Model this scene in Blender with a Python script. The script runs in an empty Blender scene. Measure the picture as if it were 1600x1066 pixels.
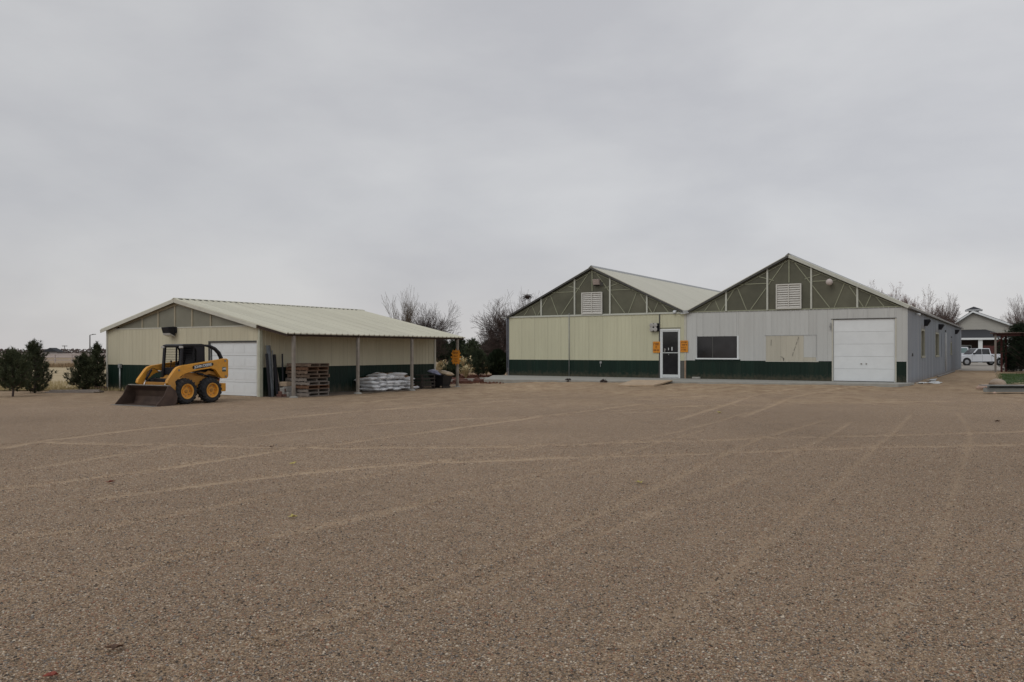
import bpy, math, random
import numpy as np
from mathutils import Vector, Matrix, noise
R = random.Random(7)
NR = np.random.default_rng(7)
sc = bpy.context.scene
COL = sc.collection

# ------------------------------------------------------------------ camera
EYE = 1.70
cd = bpy.data.cameras.new('camera'); cam = bpy.data.objects.new('camera', cd); COL.objects.link(cam)
cd.sensor_width = 36.0; cd.lens = 36.0*1269.24/1600.0; cd.shift_y = 16.1/1600.0
cd.clip_start = 0.1; cd.clip_end = 6000
cam.location = (0, 0, EYE); cam.rotation_euler = (math.radians(90), 0, 0)
sc.camera = cam

# ------------------------------------------------------------------ sky, overcast
SUN_EL, SUN_AZ = math.radians(42), math.radians(222)     # azimuth clockwise from +Y (behind left of the viewer)
world = bpy.data.worlds.new('World'); sc.world = world; world.use_nodes = True
nt = world.node_tree; nt.nodes.clear(); N = nt.nodes.new; L = nt.links.new
wo = N('ShaderNodeOutputWorld'); bg = N('ShaderNodeBackground'); bg.inputs['Strength'].default_value = 0.1
sky = N('ShaderNodeTexSky'); sky.sky_type = 'NISHITA'; sky.sun_disc = False
sky.sun_elevation = SUN_EL; sky.sun_rotation = SUN_AZ
tc = N('ShaderNodeTexCoord')
mp = N('ShaderNodeMapping'); mp.inputs['Scale'].default_value = (1.0, 1.0, 2.4); L(tc.outputs['Generated'], mp.inputs['Vector'])
nz = N('ShaderNodeTexNoise'); nz.inputs['Scale'].default_value = 2.9; nz.inputs['Detail'].default_value = 6; nz.inputs['Roughness'].default_value = .52
nz.inputs['Distortion'].default_value = .1
L(mp.outputs[0], nz.inputs['Vector'])
rp = N('ShaderNodeValToRGB'); L(nz.outputs['Fac'], rp.inputs['Fac'])
rp.color_ramp.elements[0].position = .34; rp.color_ramp.elements[0].color = (.482, .485, .508, 1)
rp.color_ramp.elements[1].position = .68; rp.color_ramp.elements[1].color = (.598, .600, .610, 1)
# slow change across the sky: brighter cloud on the right, warmer near the horizon
sx = N('ShaderNodeSeparateXYZ'); L(tc.outputs['Generated'], sx.inputs[0])
mr = N('ShaderNodeMapRange'); mr.inputs['From Min'].default_value = -.6; mr.inputs['From Max'].default_value = .6
mr.inputs['To Min'].default_value = 9.8; mr.inputs['To Max'].default_value = 11.5; L(sx.outputs['X'], mr.inputs['Value'])
sc1 = N('ShaderNodeVectorMath'); sc1.operation = 'SCALE'; L(rp.outputs[0], sc1.inputs[0]); L(mr.outputs[0], sc1.inputs['Scale'])
hz = N('ShaderNodeMapRange'); hz.inputs['From Min'].default_value = 0.0; hz.inputs['From Max'].default_value = .16
hz.inputs['To Min'].default_value = .5; hz.inputs['To Max'].default_value = 0; L(sx.outputs['Z'], hz.inputs['Value'])
mxw = N('ShaderNodeMixRGB'); mxw.blend_type = 'MULTIPLY'; L(hz.outputs[0], mxw.inputs[0]); L(sc1.outputs[0], mxw.inputs[1]); mxw.inputs[2].default_value = (1.06, 1.0, .955, 1)
mix = N('ShaderNodeMixRGB'); mix.inputs[0].default_value = .94; L(sky.outputs[0], mix.inputs[1]); L(mxw.outputs[0], mix.inputs[2])
L(mix.outputs[0], bg.inputs[0]); L(bg.outputs[0], wo.inputs[0])
sd = bpy.data.lights.new('sun', 'SUN'); sd.energy = .68; sd.angle = math.radians(38); sd.color = (1, .965, .91)
so = bpy.data.objects.new('sun', sd); COL.objects.link(so)
sdir = Vector((math.sin(SUN_AZ)*math.cos(SUN_EL), math.cos(SUN_AZ)*math.cos(SUN_EL), math.sin(SUN_EL)))
so.rotation_euler = sdir.to_track_quat('Z', 'Y').to_euler(); so.location = (0, 0, 60)
vs = sc.view_settings; vs.view_transform = 'Standard'; vs.look = 'None'; vs.exposure = 0.0; vs.gamma = 1; vs.use_curve_mapping = False

# ------------------------------------------------------------------ materials
MATS = {}
def mat(name, col, rough=.6, var=.12, scale=3.0, bump=0.0, bscale=40.0, metal=0.0, streak=0.0, col2=None, spec=.4, detail=5, dirt=0.0, stretch=None, splash=0.0):
    if name in MATS: return MATS[name]
    m = bpy.data.materials.new(name); m.use_nodes = True; t = m.node_tree; b = t.nodes['Principled BSDF']
    b.inputs['Roughness'].default_value = rough; b.inputs['Metallic'].default_value = metal
    b.inputs['Specular IOR Level'].default_value = spec
    c = t.nodes.new('ShaderNodeTexCoord'); mpn = t.nodes.new('ShaderNodeMapping')
    mpn.inputs['Scale'].default_value = stretch or ((1, 1, .12) if streak else (1, 1, 1))
    oi = t.nodes.new('ShaderNodeObjectInfo'); ad = t.nodes.new('ShaderNodeVectorMath'); ad.operation = 'ADD'
    mulr = t.nodes.new('ShaderNodeMath'); mulr.operation = 'MULTIPLY'; mulr.inputs[1].default_value = 37.0
    t.links.new(oi.outputs['Random'], mulr.inputs[0]); t.links.new(c.outputs['Object'], ad.inputs[0]); t.links.new(mulr.outputs[0], ad.inputs[1])
    t.links.new(ad.outputs[0], mpn.inputs['Vector'])
    n = t.nodes.new('ShaderNodeTexNoise'); n.inputs['Scale'].default_value = scale; n.inputs['Detail'].default_value = detail
    n.inputs['Roughness'].default_value = .6
    t.links.new(mpn.outputs[0], n.inputs['Vector'])
    r = t.nodes.new('ShaderNodeValToRGB'); t.links.new(n.outputs['Fac'], r.inputs['Fac'])
    r.color_ramp.elements[0].position = .3; r.color_ramp.elements[1].position = .7
    c2 = col2 or tuple(x*(1+var) for x in col); c1 = tuple(x*(1-var) for x in col) if not col2 else col
    r.color_ramp.elements[0].color = (*c1, 1); r.color_ramp.elements[1].color = (*c2, 1)
    hv = t.nodes.new('ShaderNodeHueSaturation'); t.links.new(r.outputs[0], hv.inputs['Color'])
    mr_ = t.nodes.new('ShaderNodeMapRange'); mr_.inputs['To Min'].default_value = 1-var*.45; mr_.inputs['To Max'].default_value = 1+var*.45
    t.links.new(oi.outputs['Random'], mr_.inputs['Value']); t.links.new(mr_.outputs[0], hv.inputs['Value'])
    out = hv.outputs[0]
    if dirt:
        n3 = t.nodes.new('ShaderNodeTexNoise'); n3.inputs['Scale'].default_value = scale*.35; n3.inputs['Detail'].default_value = 8; n3.inputs['Roughness'].default_value = .7
        t.links.new(mpn.outputs[0], n3.inputs['Vector'])
        r3 = t.nodes.new('ShaderNodeMapRange'); r3.inputs['From Min'].default_value = .5; r3.inputs['From Max'].default_value = .75; r3.inputs['To Max'].default_value = dirt
        t.links.new(n3.outputs['Fac'], r3.inputs['Value'])
        mx = t.nodes.new('ShaderNodeMixRGB'); t.links.new(r3.outputs[0], mx.inputs[0]); t.links.new(out, mx.inputs[1]); mx.inputs[2].default_value = (.19, .14, .09, 1)
        out = mx.outputs[0]
    if splash:      # dried mud thrown up against the foot of the wall
        sz = t.nodes.new('ShaderNodeSeparateXYZ'); t.links.new(c.outputs['Object'], sz.inputs[0])
        sn = t.nodes.new('ShaderNodeTexNoise'); sn.inputs['Scale'].default_value = 7; sn.inputs['Detail'].default_value = 6; t.links.new(ad.outputs[0], sn.inputs['Vector'])
        sm = t.nodes.new('ShaderNodeMath'); sm.operation = 'MULTIPLY_ADD'; t.links.new(sn.outputs['Fac'], sm.inputs[0]); sm.inputs[1].default_value = -.6; t.links.new(sz.outputs['Z'], sm.inputs[2])
        sr = t.nodes.new('ShaderNodeMapRange'); sr.inputs['From Min'].default_value = -.36; sr.inputs['From Max'].default_value = .02; sr.inputs['To Min'].default_value = splash; sr.inputs['To Max'].default_value = 0; t.links.new(sm.outputs[0], sr.inputs['Value'])
        sx_ = t.nodes.new('ShaderNodeMixRGB'); t.links.new(sr.outputs[0], sx_.inputs[0]); t.links.new(out, sx_.inputs[1]); sx_.inputs[2].default_value = (.22, .165, .11, 1); out = sx_.outputs[0]
    t.links.new(out, b.inputs['Base Color'])
    if bump:
        n2 = t.nodes.new('ShaderNodeTexNoise'); n2.inputs['Scale'].default_value = bscale; n2.inputs['Detail'].default_value = 4
        t.links.new(c.outputs['Object'], n2.inputs['Vector'])
        bp = t.nodes.new('ShaderNodeBump'); bp.inputs['Strength'].default_value = bump; bp.inputs['Distance'].default_value = .02
        t.links.new(n2.outputs['Fac'], bp.inputs['Height']); t.links.new(bp.outputs[0], b.inputs['Normal'])
    MATS[name] = m; return m
CREAM = mat('cream_paint', (.55, .54, .39), .55, .05, 2, streak=1, dirt=.10)
CREAMS = mat('cream_paint_weathered', (.54, .505, .375), .6, .06, 2, streak=1, dirt=.16)
GREEN = mat('dark_green_paint', (.0055, .020, .0135), .5, .16, 3, streak=1, dirt=.05, spec=.25, splash=.30)
GREYW = mat('grey_white_paint', (.50, .51, .495), .6, .06, 2, streak=1, dirt=.10)
SIDEG = mat('blue_grey_paint', (.25, .27, .30), .6, .2, 1.2, streak=1, dirt=.2, splash=.5)
WHITE = mat('white_paint', (.72, .75, .76), .5, .04, 2, dirt=.05)
TRIM = mat('pale_trim', (.52, .51, .44), .55, .08, 4, dirt=.1)
GALV = mat('galvanised_steel', (.33, .34, .34), .5, .15, 8, metal=.3)
DTRIM = mat('dark_trim', (.07, .07, .065), .6, .2, 5)
ROOF = mat('cream_roof_metal', (.58, .565, .46), .5, .06, 1.2, dirt=.13, stretch=(.25, 1.4, 1))
ROOFM = mat('main_roof_metal', (.57, .555, .46), .5, .05, 1.2, dirt=.08, stretch=(.25, 1.4, 1))
FIBRE = mat('green_fibreglass', (.112, .112, .080), .42, .24, .8, spec=.3, detail=7, dirt=.12)  # tan blotches from dirt stand in for light showing through the panes
FIBRES = mat('pale_fibreglass', (.20, .195, .15), .4, .14, .9, spec=.35, dirt=.1)
ROD = mat('truss_paint', (.29, .30, .215), .6, .1, 6)
POSTW = mat('truss_post_paint', (.50, .51, .45), .6, .08, 6)
LOUV = mat('louver_paint', (.58, .57, .53), .55, .05, 5)
CONC = mat('concrete', (.33, .325, .295), .85, .12, 3, bump=.25, dirt=.2)
GLASS = mat('dark_glass', (.022, .022, .024), .08, .3, 1.2, spec=.45)
BLACK = mat('black_plastic', (.018, .018, .02), .5, .2, 6, spec=.3)
BLK2 = mat('black_steel', (.012, .012, .016), .5, .25, 6, spec=.3)
RUBBER = mat('tyre_rubber', (.028, .029, .031), .8, .25, 9, bump=.2, spec=.25, dirt=.35)
YEL = mat('loader_yellow', (.68, .32, .04), .5, .12, 5, dirt=.5, spec=.45)
YEL2 = mat('loader_yellow_grimy', (.40, .19, .035), .6, .2, 5, dirt=.45)
RUST = mat('rusty_bucket_steel', (.042, .026, .020), .7, .4, 3, col2=(.085, .055, .042), bump=.2, dirt=.3)
STEEL = mat('worn_steel', (.26, .25, .23), .5, .25, 6, metal=.4, dirt=.3)
CHROME = mat('chrome_rod', (.6, .6, .6), .2, .05, 5, metal=1)
UNDER = mat('dark_porch_timber', (.055, .035, .026), .85, .3, 6, bump=.3)
WOOD = mat('weathered_wood', (.16, .115, .085), .85, .3, 6, bump=.3, stretch=(1, 1, 1))
WOODR = mat('reddish_wood', (.17, .092, .055), .85, .3, 6, bump=.3)
WOODG = mat('grey_wood', (.23, .20, .175), .85, .2, 6, bump=.3)
PLY = mat('plywood', (.44, .335, .23), .85, .15, 4, bump=.2, dirt=.4)
POSTM = mat('porch_post_wood', (.25, .225, .195), .8, .2, 5, dirt=.25)
SIGNO = mat('orange_sign', (.62, .24, .02), .5, .08, 8)
SIGNI = mat('sign_ink', (.10, .03, .01), .6, .1, 8)
BAGW = mat('white_bag_plastic', (.72, .73, .74), .35, .16, 5, bump=.5, bscale=14, spec=.5)
BAGP = mat('brown_bag_print', (.24, .13, .07), .4, .4, 9)
BAGB = mat('blue_white_bag', (.30, .31, .42), .4, .35, 6, bump=.5, bscale=12)
BAGT = mat('tan_bag', (.40, .32, .22), .5, .2, 6, bump=.5, bscale=12)
BRICK = mat('brick_red', (.13, .062, .048), .85, .3, 6, bump=.3)
BLOCK = mat('concrete_block', (.26, .25, .23), .9, .15, 6, bump=.4)
SAND = mat('sandstone_block', (.36, .28, .20), .9, .15, 6, bump=.4)
BARK = mat('bare_bark', (.075, .055, .050), .9, .25, 6)
BARKP = mat('pale_bark', (.12, .095, .075), .9, .25, 6)
BARKR = mat('right_bark', (.13, .095, .085), .9, .2, 6)
LEAFR = mat('dead_red_leaves', (.15, .062, .042), .8, .3, 3)
NEED = mat('pine_needles', (.026, .034, .018), .8, .35, 3, col2=(.085, .095, .05), spec=.15)
NEEDD = mat('dark_evergreen', (.012, .020, .011), .85, .35, 2, col2=(.030, .042, .022), spec=.12)
NEEDM = mat('mid_evergreen', (.030, .042, .024), .85, .35, 2, col2=(.062, .075, .042), spec=.12)
STRAW = mat('dry_straw', (.42, .34, .18), .9, .2, 4)
ROCK = mat('tan_rock', (.35, .28, .22), .9, .2, 4, bump=.5, bscale=12)
ROCKP = mat('pink_rock', (.42, .30, .24), .9, .2, 5, bump=.5, bscale=14)
SIDING = mat('pale_siding', (.43, .42, .38), .7, .05, 3)
SHING = mat('dark_shingles', (.035, .037, .042), .9, .3, 9)
TRUCK = mat('white_car_paint', (.68, .71, .76), .25, .02, 2, spec=.6)
CARGL = mat('car_glass', (.02, .022, .028), .08, .1, 2, spec=.6)
TEAL = mat('teal_windshield', (.16, .24, .24), .15, .15, 2, spec=.6)
REDB = mat('red_brown_paint', (.085, .025, .022), .7, .25, 5)
PVC = mat('white_pvc', (.62, .64, .64), .4, .1, 6, dirt=.2)
LENS = mat('lamp_lens', (.38, .37, .35), .2, .1, 8)

# ------------------------------------------------------------------ mesh builder
class MB:
    def __init__(s): s.v = []; s.f = []; s.m = []; s.mi = 0
    def add(s, vs, fs):
        o = len(s.v); s.v += [tuple(p) for p in vs]; s.f += [tuple(i+o for i in f) for f in fs]; s.m += [s.mi]*len(fs); return s
    def box(s, x0, x1, y0, y1, z0, z1):
        return s.add([(x0,y0,z0),(x1,y0,z0),(x1,y1,z0),(x0,y1,z0),(x0,y0,z1),(x1,y0,z1),(x1,y1,z1),(x0,y1,z1)],
                     [(0,3,2,1),(4,5,6,7),(0,1,5,4),(1,2,6,5),(2,3,7,6),(3,0,4,7)])
    def cbox(s, c, d): return s.box(c[0]-d[0]/2, c[0]+d[0]/2, c[1]-d[1]/2, c[1]+d[1]/2, c[2]-d[2]/2, c[2]+d[2]/2)
    def bar(s, p0, p1, w, h, up=(0, 0, 1)):
        p0 = Vector(p0); p1 = Vector(p1); d = (p1-p0).normalized(); u = Vector(up)
        if abs(d.dot(u)) > .99: u = Vector((0, 1, 0))
        a = d.cross(u).normalized(); b = a.cross(d).normalized()
        q = []
        for p in (p0, p1):
            for sa, sb in ((-1,-1),(1,-1),(1,1),(-1,1)): q.append(p+a*sa*w/2+b*sb*h/2)
        return s.add(q, [(0,3,2,1),(4,5,6,7),(0,1,5,4),(1,2,6,5),(2,3,7,6),(3,0,4,7)][0:6] if False else [(3,2,1,0),(4,5,6,7),(0,1,5,4),(1,2,6,5),(2,3,7,6),(3,0,4,7)])
    def tube(s, pts, r, n=8, cap=True):
        pts = [Vector(p) for p in pts]; k = len(pts); rs = r if isinstance(r, (list, tuple)) else [r]*k
        vs = []; fs = []; pa = None
        for i, p in enumerate(pts):
            d = (pts[min(i+1, k-1)]-pts[max(i-1, 0)]).normalized()
            if pa is None:
                pa = d.orthogonal().normalized()
            a = (pa-d*pa.dot(d)); a = a.normalized() if a.length > 1e-6 else d.orthogonal().normalized(); pa = a; b = d.cross(a)
            for j in range(n):
                t = 2*math.pi*j/n; vs.append(p+(a*math.cos(t)+b*math.sin(t))*rs[i])
        for i in range(k-1):
            for j in range(n): fs.append((i*n+j, i*n+(j+1)%n, (i+1)*n+(j+1)%n, (i+1)*n+j))
        if cap: fs.append(tuple(range(n-1, -1, -1))); fs.append(tuple((k-1)*n+j for j in range(n)))
        return s.add(vs, fs)
    def prism(s, pts, y0, y1, plane='xz'):
        n = len(pts)
        if plane == 'xz': f = lambda p, y: (p[0], y, p[1])
        elif plane == 'yz': f = lambda p, y: (y, p[0], p[1])
        else: f = lambda p, y: (p[0], p[1], y)
        vs = [f(p, y0) for p in pts]+[f(p, y1) for p in pts]
        return s.add(vs, [tuple(range(n)), tuple(range(2*n-1, n-1, -1))]+[(i, i+n, (i+1) % n+n, (i+1) % n) for i in range(n)])
    def lathe(s, prof, c=(0, 0, 0), axis='y', n=24, cap=True):   # prof: (radius, height along the axis)
        vs = []; fs = []; k = len(prof)
        for (r, h) in prof:
            for j in range(n):
                t = 2*math.pi*j/n; a = r*math.cos(t); b = r*math.sin(t)
                p = {'y': (a, h, b), 'z': (a, b, h), 'x': (h, a, b)}[axis]
                vs.append((p[0]+c[0], p[1]+c[1], p[2]+c[2]))
        for i in range(k-1):
            for j in range(n): fs.append((i*n+j, i*n+(j+1)%n, (i+1)*n+(j+1)%n, (i+1)*n+j))
        if cap: fs.append(tuple(range(n))); fs.append(tuple((k-1)*n+j for j in range(n-1, -1, -1)))
        return s.add(vs, fs)
    def mesh(s, name, mats, smooth=False, fix=True):
        me = bpy.data.meshes.new(name); me.from_pydata(s.v, [], s.f)
        for m in (mats if isinstance(mats, (list, tuple)) else [mats]): me.materials.append(m)
        if isinstance(mats, (list, tuple)) and len(mats) > 1: me.polygons.foreach_set('material_index', s.m)
        if fix:
            import bmesh
            b = bmesh.new(); b.from_mesh(me); bmesh.ops.recalc_face_normals(b, faces=b.faces); b.to_mesh(me); b.free()
        if smooth: me.polygons.foreach_set('use_smooth', [True]*len(me.polygons))
        me.update(); return me
    def build(s, name, mats, parent=None, smooth=False, bevel=0, loc=None, rot=None, seg=2, fix=True):
        return place(name, s.mesh(name, mats, smooth, fix), parent, loc, rot, bevel, seg)
def place(name, me, parent=None, loc=None, rot=None, bevel=0, seg=2):
    o = bpy.data.objects.new(name, me); COL.objects.link(o)
    if parent: o.parent = parent
    if loc: o.location = loc
    if rot: o.rotation_euler = rot
    if bevel:
        b = o.modifiers.new('bevel', 'BEVEL'); b.width = bevel; b.segments = seg; b.limit_method = 'ANGLE'; b.angle_limit = math.radians(35)
        if seg > 1: b.harden_normals = False
    return o
def tag(o, label=None, cat=None, group=None, kind=None):
    if label: o['label'] = label
    if cat: o['category'] = cat
    if group: o['group'] = group
    if kind: o['kind'] = kind
    return o
def thing(name, label, cat, loc=(0, 0, 0), rz=0, group=None):
    o = bpy.data.objects.new(name, None); COL.objects.link(o); o.empty_display_size = .2
    o.location = loc; o.rotation_euler = (0, 0, rz); return tag(o, label, cat, group)
KIDS = {}
def copy_tree(o, parent=None):
    c = o.copy(); COL.objects.link(c); c.parent = parent
    for ch in list(o.children): copy_tree(ch, c)
    return c
def smooth01(x, a, b):
    t = np.clip((x-a)/(b-a), 0, 1); return t*t*(3-2*t)
def gz(x, y):
    return .12*float(smooth01(np.array(y), 33, 38.5))*float(smooth01(np.array(x), -3, 3))

# ------------------------------------------------------------------ ground: one gravel sheet, tyre tracks pressed into it
def unpx(p, z=0.0):
    Y = (EYE-z)*1269.24/(p[1]-549.1); return ((p[0]-800)/1269.24*Y, Y)
TRACKS = [(.26, 1.0, [(-60,774),(0,765),(250,732),(400,710),(550,692),(800,657),(1000,632)]),
 (.30, .9, [(150,780),(500,735),(800,718),(1150,707),(1600,694),(1750,690)]),
 (.30, .9, [(75,692),(300,697),(500,702),(800,697),(1200,685),(1600,675),(1750,671)]),
 (.17, 1.0, [(200,1066),(350,1015),(500,970),(800,860),(1000,775),(1100,725),(1200,682),(1290,657)]),
 (.18, .8, [(-60,850),(0,842),(200,820),(450,770),(800,702),(1000,687),(1170,645)]),
 (.15, .8, [(250,878),(400,848),(600,805),(800,750),(1000,700),(1100,672)]),
 (.15, .7, [(700,935),(950,830),(1120,765),(1260,700),(1330,660)]),
 (.15, .8, [(880,1080),(1125,905),(1255,800),(1330,735),(1385,685),(1425,648)]),
 (.14, .7, [(1300,1100),(1400,960),(1462,850),(1500,740),(1515,690),(1512,668),(1495,645)]),
 (.34, .8, [(0,700),(200,672),(500,648),(750,630),(900,618)]),
 (.14, .6, [(0,920),(300,868),(650,790),(900,735)]),
 (.30, .8, [(960,642),(1100,634),(1300,630),(1480,628),(1620,631)]),
 (.30, .8, [(1000,625),(1150,617),(1350,614),(1620,617)]),
 (.26, .8, [(1160,652),(1210,632),(1250,618),(1330,608),(1440,604)]),
 (.26, .8, [(1060,655),(1130,634),(1190,616),(1280,606)]),
 (.30, .7, [(380,660),(600,640),(780,622),(980,612),(1150,607)]),
 (.30, .7, [(300,648),(520,634),(700,617),(900,607)]),
 (.30, .6, [(60,730),(330,690),(620,660),(900,648),(1100,640)])]
def spacing(a, b, s0, g, smax):
    out = [a]; s = s0
    while out[-1] < b: out.append(out[-1]+s); s = min(s*g, smax)
    return out
xs = [-3000, -1500, -700, -350, -180, -90, -60, -45, -36, -31] + list(np.arange(-28, 30, .085)) + [31, 34, 40, 50, 65, 90, 180, 350, 700, 1500, 3000]
ys = [-300, -120, -50, -20, -8, -3, 0, 1.5] + spacing(3.0, 42, .045, 1.0055, .2) + [43, 45, 48, 52, 58, 66, 80, 100, 130, 180, 260, 400, 700, 1200, 2200, 4500]
xs = np.array(xs); ys = np.array(ys); GX, GY = np.meshgrid(xs, ys)
Z = .12*smooth01(GY, 33, 38.5)*smooth01(GX, -3, 3)
fine = (GX > -29) & (GX < 31) & (GY > 2) & (GY < 44)
def vnoise(x, y, s, seed):
    r = np.random.default_rng(seed); T = r.random((256, 256)); u = x*s+1000; v = y*s+1000
    i = np.floor(u).astype(int); j = np.floor(v).astype(int); fu = u-i; fv = v-j; fu = fu*fu*(3-2*fu); fv = fv*fv*(3-2*fv)
    g = lambda a, b: T[a % 256, b % 256]
    return (g(i,j)*(1-fu)+g(i+1,j)*fu)*(1-fv)+(g(i,j+1)*(1-fu)+g(i+1,j+1)*fu)*fv
wob = (vnoise(GX, GY, .9, 1)-.5)*.22+(vnoise(GX, GY, 3.1, 2)-.5)*.08
track = np.zeros_like(GX); dz = np.zeros_like(GX)
for w, st, pts in TRACKS:
    P = np.array([unpx(p) for p in pts]); d = np.full_like(GX, 1e9)
    Pn = [P[0]]                                    # Catmull-Rom so that the ruts curve
    for i in range(len(P)-1):
        p0 = P[max(i-1, 0)]; p1 = P[i]; p2 = P[i+1]; p3 = P[min(i+2, len(P)-1)]
        for t in (.25, .5, .75, 1): Pn.append(.5*((2*p1)+(-p0+p2)*t+(2*p0-5*p1+4*p2-p3)*t*t+(-p0+3*p1-3*p2+p3)*t**3))
    for a, b in zip(Pn[:-1], Pn[1:]):
        ab = b-a; tt = np.clip(((GX-a[0])*ab[0]+(GY-a[1])*ab[1])/(ab@ab), 0, 1)
        d = np.minimum(d, np.hypot(GX-a[0]-tt*ab[0], GY-a[1]-tt*ab[1]))
    w = w*(.62 if w < .2 else .8); d = np.maximum(d+wob*w*1.0, 0)
    patch = .55+.6*vnoise(GX, GY, .5, int(w*1000)+len(pts))
    k = np.clip(1-np.abs(d)/(w*.62), 0, 1)*st*patch*(1.1 if w > .2 else .98)
    track = np.maximum(track, np.clip(k*1.9, 0, 1.25 if w > .2 else .8))
    dz += st*(-.014*np.exp(-(d/(w*.6))**2)+.024*np.exp(-((d-w*1.0)/(w*.3))**2))
Z += np.where(fine, dz+(vnoise(GX, GY, 1.6, 5)-.5)*.018+(vnoise(GX, GY, .35, 6)-.5)*.03+(vnoise(GX, GY, 7., 8)-.5)*.007+smooth01(GY, 31, 36)*((vnoise(GX, GY, .8, 15)-.5)*.05+(vnoise(GX, GY, 3.3, 16)-.5)*.035), 0)
dirt = smooth01(GY+(vnoise(GX, GY, .4, 9)-.5)*9+(vnoise(GX, GY, 2, 10)-.5)*3, 22, 37)*smooth01(GX, -8, 0)
dirt = np.maximum(dirt, .7*smooth01(GY+(vnoise(GX, GY, .6, 19)-.5)*4, 22, 31)*smooth01(-GX, -2, 1))
dirt = np.where(GY > 90, 1, dirt)
ny, nx = GX.shape
idx = np.arange(nx*ny).reshape(ny, nx)
F = np.stack([idx[:-1,:-1], idx[:-1,1:], idx[1:,1:], idx[1:,:-1]], -1).reshape(-1, 4)
me = bpy.data.meshes.new('ground'); me.vertices.add(nx*ny); me.vertices.foreach_set('co', np.stack([GX, GY, Z], -1).ravel())
me.loops.add(F.size); me.loops.foreach_set('vertex_index', F.ravel()); me.polygons.add(len(F))
me.polygons.foreach_set('loop_start', np.arange(0, F.size, 4)); me.polygons.foreach_set('loop_total', np.full(len(F), 4))
me.update(); me.validate()
me.polygons.foreach_set('use_smooth', [True]*len(F))
ca = me.color_attributes.new('wear', 'FLOAT_COLOR', 'POINT')
big = vnoise(GX, GY, .16, 11)*.6+vnoise(GX, GY, .5, 12)*.4
ca.data.foreach_set('color', np.stack([track, dirt, big, np.ones_like(big)], -1).astype('f4').ravel())
m = bpy.data.materials.new('crushed_gravel'); m.use_nodes = True; t = m.node_tree; b = t.nodes['Principled BSDF']
b.inputs['Roughness'].default_value = .95; b.inputs['Specular IOR Level'].default_value = .15
def nd(k, **kw):
    n = t.nodes.new(k)
    for a, v in kw.items(): setattr(n, a, v)
    return n
lk = t.links.new
tcn = nd('ShaderNodeTexCoord')
def vor(scale):
    v = nd('ShaderNodeTexVoronoi'); v.inputs['Scale'].default_value = scale; lk(tcn.outputs['Object'], v.inputs['Vector']); return v
def ramp(src, stops, const=False):
    r = nd('ShaderNodeValToRGB'); lk(src, r.inputs['Fac']); e = r.color_ramp.elements
    if const: r.color_ramp.interpolation = 'CONSTANT'
    while len(e) < len(stops): e.new(.5)
    for q, (p, c) in zip(e, stops): q.position = p; q.color = (*c, 1)
    return r
v1 = vor(66); v2 = vor(150)
STONES = [(0, (.055, .046, .04)), (.14, (.215, .150, .096)), (.34, (.325, .228, .143)), (.5, (.29, .17, .105)), (.62, (.42, .305, .20)), (.76, (.165, .148, .13)), (.88, (.60, .50, .40))]
def rnd(vn):
    s = nd('ShaderNodeSeparateColor'); lk(vn.outputs['Color'], s.inputs[0]); return s.outputs[0]
c1 = ramp(rnd(v1), STONES, True); c2 = ramp(rnd(v2), STONES, True)
gap = nd('ShaderNodeMapRange'); gap.inputs['From Min'].default_value = .25; gap.inputs['From Max'].default_value = .62; lk(v1.outputs['Distance'], gap.inputs['Value'])
mx1 = nd('ShaderNodeMixRGB'); lk(gap.outputs[0], mx1.inputs[0]); lk(c1.outputs[0], mx1.inputs[1]); lk(c2.outputs[0], mx1.inputs[2])
at = nd('ShaderNodeAttribute', attribute_name='wear'); sep = nd('ShaderNodeSeparateColor'); lk(at.outputs['Color'], sep.inputs[0])
# fines: pale tan dust between and on the stones
nf = nd('ShaderNodeTexNoise'); nf.inputs['Scale'].default_value = 9; nf.inputs['Detail'].default_value = 8; nf.inputs['Roughness'].default_value = .75; lk(tcn.outputs['Object'], nf.inputs['Vector'])
dust = ramp(nf.outputs['Fac'], [(.3, (.30, .218, .142)), (.7, (.43, .325, .222))])
md = nd('ShaderNodeMath', operation='MULTIPLY_ADD'); lk(sep.outputs[0], md.inputs[0]); md.inputs[1].default_value = .5; 
nf2 = nd('ShaderNodeTexNoise'); nf2.inputs['Scale'].default_value = 1.7; nf2.inputs['Detail'].default_value = 7; nf2.inputs['Roughness'].default_value = .7; lk(tcn.outputs['Object'], nf2.inputs['Vector'])
m2 = nd('ShaderNodeMapRange'); m2.inputs['From Min'].default_value = .35; m2.inputs['From Max'].default_value = .75; m2.inputs['To Min'].default_value = .02; m2.inputs['To Max'].default_value = .30; lk(nf2.outputs['Fac'], m2.inputs['Value']); lk(m2.outputs[0], md.inputs[2])
mx2 = nd('ShaderNodeMixRGB'); lk(md.outputs[0], mx2.inputs[0]); lk(mx1.outputs[0], mx2.inputs[1]); lk(dust.outputs[0], mx2.inputs[2])
# bare sandy dirt by the buildings
dc = ramp(nf2.outputs['Fac'], [(.32, (.23, .150, .092)), (.5, (.36, .262, .168)), (.72, (.47, .365, .25))])
dm = nd('ShaderNodeMath', operation='MULTIPLY'); lk(sep.outputs[1], dm.inputs[0]); dm.inputs[1].default_value = .85
mx3 = nd('ShaderNodeMixRGB'); lk(dm.outputs[0], mx3.inputs[0]); lk(mx2.outputs[0], mx3.inputs[1]); lk(dc.outputs[0], mx3.inputs[2])
bgm = nd('ShaderNodeMapRange'); bgm.inputs['To Min'].default_value = .98; bgm.inputs['To Max'].default_value = 1.32; lk(sep.outputs[2], bgm.inputs['Value'])
hv = nd('ShaderNodeVectorMath', operation='SCALE'); lk(mx3.outputs[0], hv.inputs[0]); lk(bgm.outputs[0], hv.inputs['Scale'])
lk(hv.outputs[0], b.inputs['Base Color'])
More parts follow.
